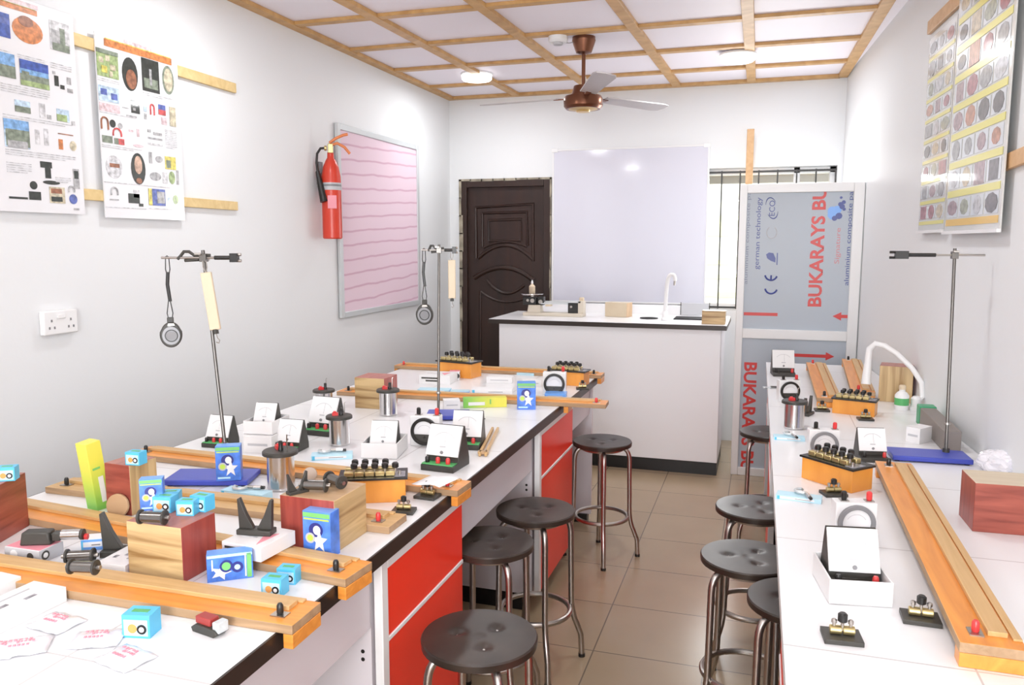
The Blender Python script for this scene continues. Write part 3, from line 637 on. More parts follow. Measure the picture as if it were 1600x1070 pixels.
def dtext(mb, s, x0, x1, ya, yb, mt, wt=0):
    """reads downwards"""
    ym_ = (ya+yb)/2; a = (L(x0, ym_)[0], L(x0, ya)[1]); b = (L(x1, ym_)[0], L(x1, yb)[1]); w, h = a[1]-b[1], b[0]-a[0]
    text_into(mb, s, w, h, mt, lambda u, v: (a[0]+v, YP, a[1]-u), wt)
m = MB()
vtext(m, 'BUKARAYS BU', 1266, 1288, 479, 292, M_tr, .028)
build('red_lettering', m, up)
m = MB(); vtext(m, 'aluminium composite pa', 1322.5, 1332, 446, 299, M_tb, .004); vtext(m, 'aluminium composite pa', 1164.5, 1172, 444, 299, M_tg, .004); vtext(m, 'german technology', 1180, 1190, 421, 308, M_tb, .004); build('blue_lettering', m, up)
m = MB(); vtext(m, 'Signature', 1305, 1315, 412, 356, M_tp, .002); build('faint_red_lettering', m, up)
m = MB()
for yy in (447, 426):
    c0 = L(1205, yy); rr_ = .042
    m.tube([(c0[0]+.03-rr_*math.sin(R(a))*1.0, YP+.0002, c0[1]-0+rr_*math.cos(R(a))) for a in ()] or [(c0[0]+.036*math.cos(R(a)), YP+.0002, c0[1]-.012+.036*math.sin(R(a))+0) for a in range(-172, -7, 12)], .0055, M_tb, n=6)
c0 = L(1205, 426); m.tube([(c0[0], YP+.0002, c0[1]-.046), (c0[0], YP+.0002, c0[1]-.016)], .005, M_tb, n=6)
build('ce_mark', m, up)
m = MB()
c0 = L(1206, 325); m.x = Matrix.Translation((c0[0], YP+.0006, c0[1])) @ Matrix.Rotation(R(-14), 4, 'Y')
m.tube([(.034*math.cos(a*PI/14), 0, .066*math.sin(a*PI/14)) for a in range(2, 13)], [.0008+.0024*math.sin(k/10*PI) for k in range(11)], M_tb, n=6)
m.tube([(.034*math.cos(a*PI/14), 0, .066*math.sin(a*PI/14)) for a in range(16, 27)], [.0008+.0024*math.sin(k/10*PI) for k in range(11)], M_tb, n=6); m.x = Matrix.Identity(4)
vtext(m, 'ECO', 1202, 1211, 337, 313, M_tb, .004)
c0 = L(1206, 363); m.tube([(c0[0]+.030*math.cos(a*PI/12), YP+.0004, c0[1]+.036*math.sin(a*PI/12)) for a in range(-16, 5)], .0024, M_lgrey, n=6)
c0 = L(1206, 403)
leaf = [(c0[0]+x, c0[1]+z) for x, z in ((-.035, .022), (-.018, .034), (.008, .030), (.022, -.002), (.022, -.028), (-.006, -.018), (-.028, -.002))]
m.prism(leaf, 'y', YP, YP-.0005, M_tb); m.box((c0[0]+.032, YP, c0[1]-.006), (.006, .001, .075), M_tb); build('certificate_mark', m, up)
m = MB(); c0 = L(1308, 332)
for x, z, r in ((-.020, -.010, .034), (-.028, .012, .026), (.0, .016, .026), (.012, -.020, .020), (-.012, -.034, .016), (.028, .036, .016), (.036, .062, .012), (.018, .050, .014), (.040, .020, .010), (.020, .090, .008)): m.disc((c0[0]+x, YP, c0[1]+z), r, M_blue2 if r > .02 else M_tb, n=9, t=.0006+x*.004)
build('blue_emblem', m, up)
m = MB(); a = L(1162, 491); b = L(1215, 491); m.box(((a[0]+b[0])/2, YP, (a[1]+b[1])/2), (b[0]-a[0], .0008, .020), M_tr)
def arrow(mb, x0, x1, y, mt):
    a, b = L(x0, y), L(x1, y); s = 1 if b[0] > a[0] else -1; hx = b[0]-s*.05; zc = a[1]
    mb.prism([(a[0], zc-.010), (hx, zc-.010), (hx, zc-.026), (b[0], zc), (hx, zc+.026), (hx, zc+.010), (a[0], zc+.010)], 'y', YP, YP-.0006, mt)
arrow(m, 1331, 1301, 495, M_tr); build('red_arrow', m, up)
m = MB(); arrow(m, 1237, 1304, 555, M_tr); build('red_arrow', m, lp)
m = MB(); dtext(m, 'BUKARAYS BU', 1159.5, 1180, 566, 738, M_tr, .028); build('red_lettering', m, lp)
# --- stools
def stool():
    t = E0('round_stool'); Rr = .137; n = 40; rings = 12; SZ = .57
    m = MB(); vs = []; fs = []
    dim = [(.056*math.cos(R(a)), .056*math.sin(R(a))) for a in (20, 140, 260)]
    vs.append((0, 0, SZ-.004))
    for k in range(1, rings+1):
        r = Rr*k/rings
        for i in range(n):
            a = 2*PI*i/n; x, y = r*math.cos(a), r*math.sin(a)
            z = SZ-.002+.002*min(1, (r/Rr)*1.2)-sum(.008*math.exp(-((x-p)**2+(y-q)**2)/.012**2) for p, q in dim)
            vs.append((x, y, z))
    for i in range(n): fs.append((0, 1+i, 1+(i+1) % n))
    for k in range(rings-1):
        for i in range(n): j = (i+1) % n; fs.append((1+k*n+i, 1+k*n+n+i, 1+k*n+n+j, 1+k*n+j))
    o = len(vs)
    for r, z in ((Rr+.003, SZ-.004), (Rr+.002, SZ-.020), (Rr-.012, SZ-.024)):
        for i in range(n): a = 2*PI*i/n; vs.append((r*math.cos(a), r*math.sin(a), z))
    b = 1+(rings-1)*n
    for k, st in enumerate((b, o, o+n)):
        e = o+k*n
        for i in range(n): j = (i+1) % n; fs.append((st+i, e+i, e+j, st+j))
    fs.append(tuple(range(o+3*n-1, o+2*n-1, -1)))
    m.add(vs, fs, M_seat); build('seat', m, t)
    for a in (20, 140, 260): m = MB(); m.cyl((.056*math.cos(R(a)), .056*math.sin(R(a)), SZ-.0115), (.056*math.cos(R(a)), .056*math.sin(R(a)), SZ-.0075), .004, M_steel, n=10); build('seat_screw', m, t)
    for k in range(4):
        m = MB(); m.x = Matrix.Rotation(R(90*k), 4, 'Z')
        m.tube([(.03, 0, SZ-.034), (.085, 0, SZ-.034)]+cv((.085, 0, SZ-.034), (.126, 0, SZ-.034), (.130, 0, SZ-.09), 6)[1:]+[(.134, 0, .23)]+cv((.134, 0, .23), (.136, 0, .17), (.155, 0, .13), 5)[1:]+[(.172, 0, .085), (.176, 0, .006)], .0105, M_steel, n=12); lg = build('leg', m, t)
        m = MB(); m.x = Matrix.Rotation(R(90*k), 4, 'Z'); m.cyl((.176, 0, 0), (.176, 0, .012), .0125, M_black, n=12); build('rubber_foot', m, lg)
    m = MB(); m.tube([(.1245*math.cos(2*PI*i/40), .1245*math.sin(2*PI*i/40), .20) for i in range(40)], .0095, M_steel, n=10, closed=True); build('foot_ring', m, t)
    m = MB(); m.tube([(.10*math.cos(2*PI*i/36), .10*math.sin(2*PI*i/36), SZ-.032) for i in range(36)], .008, M_steel, n=8, closed=True); build('seat_ring', m, t)
    return t
G = 'round stools at the benches'
for (px, py), rz, l in (((749, 992), 40, 'round dark stool nearest the camera, against the red left cabinet'), ((757, 862), 45, 'round dark stool tucked under left bench beside the near red cabinet'),
        ((837, 795), 30, 'round dark stool in the aisle before the farther red cabinet'), ((934, 688), 15, 'round dark stool at the far end of the left bench'),
        ((1253, 935), 35, 'round dark stool mostly hidden under the right bench, nearest of the right row'), ((1169, 868), 40, 'round stool on the right with pale sheen, second in the right row'),
        ((1181, 791), 45, 'round stool under the right bench, third in the right row'), ((1201, 674), 45, 'round stool at the far right, before the printed door panel')):
    p = at(px, py, .57)
    if px == 757: p = Vector((-.79, 2.285, 0))
    if px == 934: p = Vector((-.70, 3.665, 0))
    spawn('stool', stool, (p.x, p.y, 0), R(rz), l, 'stool', G)
# ================================================================== APPARATUS
# --- metre bridges: board with a tan rule strip, foot block under each end, two terminals
def bridge(L=1.1, W=.10, foot=.024):
    def fn():
        t = E0('metre_bridge'); B = .018; z = max(foot, 0); fh = abs(foot)
        m = MB(); m.box((0, 0, z+B/2), (L, W, B), M_bedge, {'+z': M_or if foot else M_rule}); build('board', m, t, .0012)
        m = MB(); m.box((0, .014, z+B+.0045), (L-.075, .030, .009), M_rule); build('rule_strip', m, t, .001)
        m = MB(); m.box((0, .042, z+B+.002), (L-.06, .014, .004), M_rule); build('edge_strip', m, t, .0008)
        for s in ((-1, 1) if L != 1.25 else (1,)):
            if foot: m = MB(); m.box((s*(L/2-(.172 if L == 1.25 else .010 if foot < 0 else .018)), 0, foot/2-(.0004 if foot < 0 else 0)), (.020 if foot < 0 else .034, W-.002, fh-.0008), M_or); build('end_block', m, t, .0012)
        for s, c in ((-1, M_black), (1, M_redk)):
            m = MB(); m.box((s*(L/2-.045), -.018, z+B+.001), (.03, .022, .002), M_steel); pl = build('terminal_plate', m, t)
            m = MB(); m.lathe([(.0055, 0), (.0065, .003), (.0062, .016), (.004, .020)], c, c=(s*(L/2-.045), -.018, z+B+.002), n=14); build('terminal_knob', m, pl)
        return t
    return fn
GB = 'orange metre bridges across the benches'
def put_bridge(a, b, lab, flip=False, foot=-.028, L=1.176, z=.818, y=None, rz=0):
    """right end centre px a; other end centre px b, both on the board top; hooked boards straddle the bench"""
    A, B = at(*a, z), at(*b, z); d = A-B; d.z = 0; u = d.normalized()
    if foot < 0:
        c = A+u*((-1.372-A.x)/u.x); rz = math.atan2(u.y, u.x)
        if y: c.y = y; rz = R(.6)
        if L == 1.25: c = A+u*((-1.372+.127-A.x)/u.x); c.y += .02
    else: c = A-u*L/2; rz = math.atan2(u.y, u.x)
    zoff = .0006 if foot < 0 else 0; tilt = 0
    o = spawn(('bridge', L, foot), bridge(L, .10, foot), (c.x, c.y, TZ+zoff), rz, lab, 'metre bridge', GB)
    if flip: o.scale = (-1, 1, 1)
    o.rotation_euler = (0, tilt, rz)
    return o
put_bridge((467, 957), (107, 902), 'orange metre bridge nearest the camera, overhanging the left bench edge', True)
put_bridge((565, 892), (75, 800), 'orange metre bridge second from the camera, its end beside the red cabinet top', True)
put_bridge((622, 813), (96, 753), 'pale metre bridge lying flush on the left bench behind the mahogany block', False, L=1.07, foot=0)
put_bridge((716, 758), (233, 704), 'orange metre bridge with red terminal beside the green based meter in front', False)
put_bridge((922, 629), (533, 610), 'orange metre bridge across the far left bench behind the lime carton', False, L=1.25)
put_bridge((945, 577), (655, 565), 'farthest metre bridge, at the end of the left bench near the counter', True, y=4.088)
put_bridge((1553, 1012), (1395, 722), 'large orange metre bridge running lengthwise on the right bench', False, z=.842, L=1.17, foot=.026)
put_bridge((1296, 622), (1271, 557), 'tan metre bridge at the far right bench pointing at the printed panel', True, z=.842, L=1.08, foot=.024)
put_bridge((1349, 612), (1329, 558), 'tan metre bridge at the far right bench under the tap nozzle', False, z=.842, L=1.08, foot=.024)

# --- laminated wooden blocks
def block(w, d, h, f, r, t, l=None, hole=True):
    def fn():
        m = MB(); m.box((0, d/2, h/2), (w, d, h), M_bedge, {'-y': f, '+x': r, '+z': t, '-x': l or r, '+y': f})
        o = build('wooden_block', m, None, .0012)
        return o
    return fn
GW = 'laminated wooden blocks'
def put_block(a, b, d, h, mats, lab, z=TZ, w=None):
    c, rz, L = edge(a, b, z); w = w or L
    return spawn(('block', lab), block(w, d, h, *mats), (c.x, c.y, z), rz, lab, 'wooden block', GW)
put_block((202, 897), (287, 911), .105, .118, (M_zebH, M_mahV, M_mahT), 'wooden block under the small cyan cartons, zebra grain in front')
put_block((440, 853), (524, 865), .145, .123, (M_mahV, M_zebH, M_tanT), 'wooden block with red striped front, beside the black V stand')
put_block((168, 800), (206, 806), .090, .133, (M_mahH, M_zebV, M_mahT), 'wooden block behind the lime carton, cyan carton on its top', w=.085)
put_block((-34, 869), (46, 821), .08, .137, (M_mahH, M_mahV, M_mahT), 'wooden block cut by the left picture edge, mahogany side showing')
put_block((555, 637), (601, 640), .13, .132, (M_zebH, M_mahV, M_mahT), 'wooden block on the far half of the left bench, pale grain in front')
put_block((1531, 831), (1612, 838), .125, .122, (M_mahH, M_zebH, M_pale, M_mahV), 'mahogany block at the right picture edge on the right bench', w=.145)
put_block((1380, 627), (1416, 630), .12, .160, (M_zebV, M_mahV, M_mahT), 'zebra grained block under the white tap on the right bench', w=.135)
# two blocks on the sink counter, one by the balance
cz = CZ+.0008
put_block((943, 494), (981, 496), .10, .10, (M_pale, M_tanT, M_pale), 'pale wooden block on the counter right of the balance', z=cz, w=.165)
put_block((1098, 506), (1131, 507), .10, .085, (M_zebH, M_zebH, M_tanT), 'brown wooden block at the right end of the counter', z=cz, w=.145)

# --- printed cartons
def carton(w, d, h, c, top=None, kind=None, name='carton'):
    def fn():
        t = E0(name); m = MB(); m.box((0, d/2, h/2), (w, d, h), c, {'+z': top or c}); build('box', m, t, .0008)
        m = MB(); Y = -.0004
        if kind == 'ring':                                      # small magnet carton
            m.box((0, Y+.0002, h*.45), (w*.86, .0006, h*.70), M_cyan2); m.disc((-w*.12, Y, h*.42), h*.20, M_orprint); m.disc((w*.22, Y, h*.40), h*.21, M_black, t=.0012); m.disc((w*.22, Y-.001, h*.40), h*.115, M_paper, t=.0008)
            m.box((0, d*.5, h+.0002), (w*.6, d*.3, .0006), M_green)
        elif kind == 'watch':                                   # upright stopwatch carton
            m.box((0, Y, h*.92), (w*.96, .0006, h*.10), M_gprint); m.box((0, Y, h*.83), (w*.9, .0006, h*.035), M_lime)
            m.disc((-w*.02, Y, h*.60), w*.25, M_navy, ry=h*.16); m.disc((w*.02, Y-.0006, h*.60), w*.13, M_paper, ry=h*.10)
            star = [(w*(.10+.30*math.cos(a*PI/5+.3)*(1 if a % 2 == 0 else .42)), h*(.36+.26*math.sin(a*PI/5+.3)*(1 if a % 2 == 0 else .42))) for a in range(10)]
            m.prism(star, 'y', Y-.0004, Y-.0012, M_paper); m.ring((-w*.22, Y-.0012, h*.42), w*.11, w*.17, .0006, M_lgrey); m.disc((-w*.22, Y-.001, h*.42), w*.11, M_lime)
            m.box((-w*.18, Y, h*.09), (w*.5, .0006, h*.05), M_cyan2)
        elif kind == 'watchside':
            m.box((0, Y, h*.93), (w*.98, .0006, h*.10), M_cyan2); m.box((w*.42, Y, h*.5), (w*.10, .0006, h*.9), M_gprint); m.box((w*.34, Y, h*.5), (w*.03, .0006, h*.8), M_paper)
            star = [(-w*.20+w*.24*math.cos(a*PI/5)*(1 if a % 2 == 0 else .45), h*(.34+.30*math.sin(a*PI/5)*(1 if a % 2 == 0 else .45))) for a in range(10)]
            m.prism(star, 'y', Y-.0002, Y-.0009, M_paper); m.ring((-w*.08, Y-.0012, h*.55), h*.15, h*.22, .0006, M_navy); m.disc((-w*.08, Y-.001, h*.55), h*.15, M_gprint)
            m.ring((w*.16, Y-.001, h*.48), h*.10, h*.20, .0006, M_navy); m.disc((w*.16, Y-.001, h*.48), h*.10, M_cyan2); m.box((-w*.38, Y, h*.62), (w*.03, .0006, h*.4), M_paper)
        elif kind == 'case':
            m.box((-w*.05, Y, h*.55), (w*.8, .0006, h*.45), M_paper); m.box((w*.1, Y-.0006, h*.5), (w*.35, .0006, h*.1), M_grey); m.box((-w*.44, Y-.0004, h*.5), (w*.06, .0006, h*.8), M_cyan)
        elif kind == 'lime':
            m.box((w*.08, Y-.0006, h*.30), (w*.34, .0006, h*.38), M_paper); m.box((w/2, d*.5, h*.28), (.0008, d*.34, h*.34), M_paper)
            m.box((-w*.1, Y-.0008, h*.62), (w*.5, .0006, h*.03), M_gprint)
        elif kind == 'text':
            for k in range(2): m.box((-w*.15+k*.01, Y, h*(.66-.3*k)), (w*(.55-.15*k), .0006, h*.17), M_dark)
            m.prism([(w*.10, d*.55), (w*.34, d*.72), (w*.30, d*.10)], 'z', h+.0003, h+.0009, M_pinkred); m.box((-w*.15, d*.4, h+.0004), (w*.4, d*.05, .0006), M_lgrey)
        elif kind == 'toplines':
            for k in range(3): m.box((w*(-.25+.24*k), d*(.3+.12*(k % 2)), h+.0004), (w*.11, d*.10, .0006), M_tag)
            m.box((w*.2, d*.7, h+.0004), (w*.3, d*.05, .0006), M_lgrey)
        elif kind == 'grey':
            m.box((0, d*.5, h+.0004), (w*.96, d*.9, .0006), M_pinkred); m.disc((-w*.22, Y, h*.5), h*.36, M_card); m.disc((w*.25, Y, h*.5), h*.3, M_dark)
            m.disc((w/2+.0002, d*.25, h*.52), h*.34, M_dark, 'x', t=.0006); m.disc((w/2+.0008, d*.25, h*.52), h*.2, M_card, 'x', t=.0006)
        else:
            m.box((0, Y, h*.5), (w*.7, .0006, h*.14), M_lgrey)
        build('printed_label', m, t)
        return t
    return fn
def put_carton(a, b, d, h, c, lab, cat='carton', top=None, kind=None, z=TZ, w=None, group=None, rx=0, ry=0, key=None, name='carton'):
    cc, rz, L = edge(a, b, z); w = w or L
    return spawn(key or ('carton', lab), carton(w, d, h, c, top, kind, name), (cc.x, cc.y, z), rz, lab, cat, group, rx=rx, ry=ry)
# white cartons near the camera
def side_carton(a, b, w, h, lab, off=0, kind='toplines'):
    """long edge a->b is the right-hand side; box extends to its left"""
    A, B = at(*a), at(*b); d = (A-B).normalized(); n = Vector((-d.y, d.x, 0)); c = (A+B)/2+n*off; L = (A-B).length
    rz = math.atan2(d.y, d.x)
    return spawn(('sc', lab), carton(L, w, h, M_card, M_card, kind), (c.x, c.y, TZ), rz, lab, 'carton', 'white cartons on the left bench')
side_carton((105, 939), (-60, 1020), .085, .030, 'long white carton at the lower left corner, before the nearest metre bridge')
side_carton((92, 932), (-80, 1010), .06, .026, 'flat white carton at the left picture edge behind the long white carton', off=.105)
GC = 'small cyan cartons with a ring print'
def cube(px, z, lab, w=.056, rz=17, s=1):
    p = at(*px, z); spawn('cube', carton(.056, .042, .046, M_cyan, M_cyan, 'ring', 'small_carton'), (p.x, p.y, z), R(rz), lab, 'carton', GC, s=s)
cube((213, 997), TZ, 'small cyan carton alone on the white bench front', s=.93, rz=12)
cube((447, 913), TZ, 'small cyan carton between the two nearest metre bridges, right one', s=.72, rz=8)
cube((424, 932), TZ, 'small cyan carton half hidden behind the nearest metre bridge', s=.78, rz=5)
ZC = TZ+.118
cube((289, 806), ZC, 'small cyan carton in front on the zebra grained block', s=.70, rz=14)
cube((309, 799), ZC, 'small cyan carton at the back right on the zebra grained block', s=.74, rz=-4)
cube((253, 801), ZC, 'small cyan carton at the left on the block, behind the grey bobbin', s=.76, rz=10)
cube((266, 791), ZC, 'small cyan carton at the back on the block, between its neighbours', s=.68, rz=25)
cube((207, 727), TZ+.133, 'small cyan carton on the block behind the lime carton', s=.74, rz=5)
cube((9, 752), TZ+.137, 'small cyan carton on the block at the left picture edge', s=.72, rz=30)
GS = 'blue printed stopwatch cartons'
def watchbox(a, b, lab, z=TZ, side=False, s=1, d=.035, rx=0):
    c, rz, L = edge(a, b, z)
    if side: k, f, w0 = 'wbs', carton(.112, .040, .072, M_blue, M_blue2, 'watchside', 'stopwatch_carton'), .112
    else: k, f, w0 = 'wb', carton(.066, .036, .098, M_blue, M_blue2, 'watch', 'stopwatch_carton'), .066
    q = L/w0*s
    if 'leaning' in lab: c = Vector((-.932, 1.510, 0)); rz = R(-1)
    spawn(k, f, (c.x, c.y, z), rz, lab, 'carton', GS, s=q, rx=rx)
watchbox((324, 911), (396, 902), 'blue stopwatch carton lying on its side before the zebra grained block', side=True)
watchbox((338, 752), (377, 750), 'blue stopwatch carton standing on the blue stand base', z=TZ+.021)
watchbox((476, 870), (524, 872), 'blue stopwatch carton leaning on the red striped block')
watchbox((216, 799), (259, 796), 'pale blue stopwatch carton at the back corner of the zebra grained block', z=ZC, s=.85)
watchbox((808, 640), (837, 640), 'blue stopwatch carton standing far off right of the lime carton', s=1.0)
put_carton((127, 861), (166, 858), .04, .026, M_blue2, 'blue and white carton lying flat behind the grey bobbins', top=M_paper, kind='case')
put_carton((851, 622), (884, 623), .07, .022, M_blue2, 'flat blue carton at the far bench below the round dial', top=M_blue2)
put_carton((150, 799), (178, 790), .042, .186, M_limeg, 'tall lime and yellow carton standing askew beside the mahogany block', kind='lime', ry=R(-7), w=.042, key='limebox', name='lime_carton')
# the second one lies down
c, rz, L = edge((722, 641), (797, 639))
o = spawn('limebox', None, (c.x-L/2, c.y+.0, TZ+.0215), rz, 'lime and yellow carton lying on its side on the far left bench', 'carton', 'lime and yellow cartons'); o.rotation_euler = (0, PI/2, rz); o['group'] = 'lime and yellow cartons'
CACHE['limebox']['group'] = 'lime and yellow cartons'
put_carton((8, 874), (62, 882), .065, .030, M_lgrey, 'grey and pink carton under the dark torch at the left', top=M_card, kind='grey')
put_carton((150, 893), (196, 898), .135, .020, M_card, 'flat white carton left of the zebra grained block', kind='toplines')
spawn('lettered', carton(.105, .115, .032, M_card, M_card, 'text'), (-1.045, 1.392, TZ+.0286), R(-5.6), 'white carton with black lettering under the black V stand', 'carton')
put_carton((381, 707), (425, 709), .075, .058, M_card, 'plain white carton carrying the clear faced meter at the wall side')
put_carton((655, 599), (703, 601), .13, .045, M_card, 'white carton on the far left bench before the orange plug box', kind='text')
put_carton((702, 594), (718, 594), .055, .045, M_paper, 'small white carton with a pink end on the far bench', kind='grey')
put_carton((694, 641), (719, 640), .05, .042, M_card, 'small white carton touching the green end of the lying lime carton')
put_carton((652, 613), (702, 614), .06, .014, M_cyan2, 'flat pale cyan carton on the far bench behind the metre bridge', kind='case')
put_carton((703, 616), (733, 616), .06, .012, M_blue2, 'thin blue carton strip behind the far metre bridge', top=M_cyan2)
put_carton((736, 615), (800, 616), .07, .020, M_paper, 'long white carton lying far off left of the blue stopwatch carton', kind='case')
put_carton((760, 598), (800, 599), .07, .030, M_card, 'white carton in the middle of the far bench behind others')
put_carton((800, 585), (834, 587), .045, .012, M_cyan2, 'thin pale carton near the far metre bridge on the left bench', top=M_cyan2)
put_carton((816, 604), (846, 604), .05, .032, M_card, 'white carton just left of the far round dial')

# --- retort stands with stopwatches
def rstand(bw, bd, rod0, rod1, al, ar, jaw):
    """rod from rod0 to rod1 (local), clamp bar to al on the left and ar on the right; jaw side -1 / 1"""
    def fn():
        t = E0('retort_stand')
        m = MB(); m.prism([(-bw/2, -bd/2), (bw/2, -bd/2), (bw/2, bd/2), (-bw/2, bd/2)], 'z', .004, .020, M_bluebase); build('base_plate', m, t, .003)
        for x in (-1, 1):
            for y in (-1, 1): m = MB(); m.cyl((x*(bw/2-.015), y*(bd/2-.015), 0), (x*(bw/2-.015), y*(bd/2-.015), .0045), .008, M_black, n=12); build('rubber_foot', m, t)
        a, b = Vector(rod0), Vector(rod1); m = MB(); m.cyl(a, b, .0052, M_rod, n=14); build('rod', m, t)
        d = (b-a).normalized(); q = b-d*.022
        m = MB(); m.cyl(a-Vector((0, 0, .003)), a+d*.012, .011, M_dark, n=12); build('rod_collar', m, t); m = MB(); m.cyl(a+d*.09, a+d*.096, .010, M_steel, n=12); build('rod_ring', m, t)
        m = MB(); m.box(q, (.020, .022, .024), M_rod); m.cyl(q+Vector((-.004, -.010, .01)), q+Vector((-.004, -.034, .012)), .003, M_steel, n=8); m.box(q+Vector((-.004, -.036, .012)), (.018, .004, .006), M_steel); m.cyl(q+Vector((.004, .01, -.006)), q+Vector((.004, .03, -.006)), .003, M_steel, n=8); build('boss_head', m, t, .001)
        m = MB(); s = jaw; e = ar if s > 0 else al; far = al if s > 0 else ar
        m.tube([q+Vector((-far*s, 0, 0)), q+Vector((e*s*.4, 0, 0))], .0035, M_steel, n=10); cb = build('clamp_bar', m, t)
        m = MB(); m.cyl(q+Vector((e*s*.30, 0, 0)), q+Vector((e*s*.78, 0, 0)), .0062, M_black, n=12); m.box(q+Vector((e*s*.86, 0, 0)), (e*.22, .022, .026), M_black)
        for dz in (-.009, .009): m.cyl(q+Vector((e*s*.95, 0, dz)), q+Vector((e*s*1.06, 0, dz)), .0045, M_steel if jaw > 0 else M_black, n=10)
        build('clamp_jaw', m, t, .001)
        if jaw > 0:
            m = MB(); m.tube([q+Vector((-far*.62, 0, -.004)), q+Vector((-far*.55, 0, .004)), q+Vector((-far*.46, 0, .018)), q+Vector((-far*.34, 0, .018)), q+Vector((-far*.22, 0, .007)), q+Vector((.02, 0, .007))], .0048, M_dark, n=10); m.tube([q+Vector((-far*.45, 0, -.008)), q+Vector((-far*.12, 0, -.006))], .0048, M_dark, n=10); build('clamp_finger', m, t)
        return t
    return fn
GR = 'retort stands'
def put_stand(base, rodb, rodt_px, bw, bd, al, ar, jaw, lab, rz=YAW):
    b = at(*base); r0 = at(*rodb, TZ+.02); dpt = (r0-CP).dot(_f)
    d = ray(*rodt_px); r1 = CP + d*dpt
    Mi = (Matrix.Translation(b) @ Matrix.Rotation(rz, 4, 'Z')).inverted()
    spawn(('stand', lab), rstand(bw, bd, tuple(Mi @ r0), tuple(Mi @ r1), al, ar, jaw), b, rz, lab, 'retort stand', GR)
    return r1-(r1-r0).normalized()*.022
k1 = put_stand((333, 751), (357, 743), (317, 391), .245, .125, .125, .105, 1, 'leaning retort stand on a blue base, holding the nearer stopwatch')
k2 = put_stand((700, 652), (685, 650), (686, 382), .17, .13, .070, .070, 1, 'upright retort stand before the dark door, holding the farther stopwatch')
k3 = put_stand((1450, 717), (1478, 706), (1492, 388), .235, .12, .186, .090, -1, 'upright retort stand on the right bench with empty black clamp', rz=R(3))
def stopwatch():
    t = E0('stopwatch')                                         # origin at the hanging point
    m = MB(); m.tube([(-.002, 0, -.05), (-.006, 0, -.03), (-.0045, 0, .006), (0, 0, .010), (.0045, 0, .006), (.006, 0, -.03), (.002, 0, -.05)], .0016, M_black, n=6); build('lanyard', m, t); m = MB()
    m.tube([(-.002, 0, -.12), (-.008, 0, -.16), (-.005, 0, -.178), (.005, 0, -.178), (.008, 0, -.16), (.002, 0, -.12)], .0015, M_black, n=6); build('bow_cord', m, t)
    m = MB(); m.tube([(0, 0, -.038), (-.003, 0, -.075), (.002, 0, -.125)], .0052, M_black, n=10); build('lanyard_sleeve', m, t)
    m = MB(); m.box((0, 0, -.182), (.018, .012, .020), M_dark); build('bow', m, t, .002)
    m = MB()
    pr = [(.031*math.cos(a*2*PI/28)*(1.0 if math.sin(a*2*PI/28) < .3 else .93), -.224+.038*math.sin(a*2*PI/28)) for a in range(28)]
    m.prism(pr, 'y', -.010, .010, M_dark); bd = build('case', m, t, .003)
    m = MB(); m.disc((.001, -.0135, -.226), .0245, mat('silver face', (.26, .26, .27), .4, .3), ry=.027, n=28, t=.001); m.prism([(-.008, -.198), (.012, -.196), (.010, -.190), (-.006, -.190)], 'y', -.0103, -.012, M_steel); build('face_plate', m, bd)
    m = MB(); m.disc((.002, -.0145, -.226), .0165, M_grey, ry=.013, n=24, t=.001); build('display', m, bd)
    m = MB(); m.ring((.002, -.0145, -.226), .0155, .0185, .0015, M_black); build('display_rim', m, bd)
    return t
cr = Vector((math.cos(YAW), math.sin(YAW), 0))
spawn('watch', stopwatch, k1-cr*.108+Vector((0, 0, -.004)), YAW+R(18), 'black stopwatch hanging from the leaning stand at the left', 'stopwatch', 'hanging stopwatches')
spawn('watch', stopwatch, k2-cr*.060+Vector((0, 0, -.004)), YAW+R(-6), 'black and silver stopwatch hanging beside the pink notice board', 'stopwatch', 'hanging stopwatches', s=1.12)
def springbal():
    t = E0('spring_balance')
    m = MB(); m.box((0, 0, -.115), (.032, .012, .17), M_cream); build('body', m, t, .003)
    m = MB(); m.tube([(-.004, 0, .004), (-.006, 0, -.015), (0, 0, -.032)], .0016, M_steel, n=6); m.tube([(.006, 0, .004), (.006, 0, -.016), (0, 0, -.032)], .0016, M_steel, n=6); build('top_loop', m, t)
    m = MB(); m.cyl((0, 0, -.198), (0, 0, -.212), .008, M_dark, n=10); m.tube([(0, 0, -.212), (.002, 0, -.225), (.007, 0, -.232), (.003, 0, -.240), (-.004, 0, -.236)], .0016, M_steel, n=6); build('hook', m, t)
    return t
spawn('sb', springbal, k1+cr*.002+Vector((.019, -.026, -.012)), YAW, 'cream spring balance hanging along the leaning stand rod', 'spring balance', 'cream spring balances', ry=R(-7))
spawn('sb', springbal, k2+cr*.050+Vector((0, 0, -.012)), YAW, 'cream spring balance hanging beside the dark door frame', 'spring balance', 'cream spring balances', s=.9)

# --- calorimeter cans
def can():
    t = E0('calorimeter_can')
    m = MB(); m.lathe([(.030, 0), (.0385, .001), (.0395, .004), (.0385, .008), (.0385, .098), (.040, .100)], M_can, n=40); build('can_body', m, t)
    m = MB(); m.lathe([(.045, .100), (.050, .101), (.050, .110), (.047, .113)], M_dark, n=40); build('lid', m, t)
    m = MB(); m.lathe([(.007, .112), (.0075, .118), (.006, .122), (.0065, .138), (.004, .141)], M_black, c=(.008, 0, 0), n=14); build('black_terminal', m, t, label='black terminal knob')
    m = MB(); m.box((-.014, -.002, .118), (.022, .014, .012), M_redk); m.cyl((-.016, 0, .112), (-.016, 0, .128), .006, M_redk, n=12); build('red_terminal', m, t, label='red terminal knob')
    m = MB(); m.tube([(.02, .015, .112), (.02, .015, .155), (.024, .015, .160)], .0018, M_steel, n=6); build('stirrer_wire', m, t)
    return t
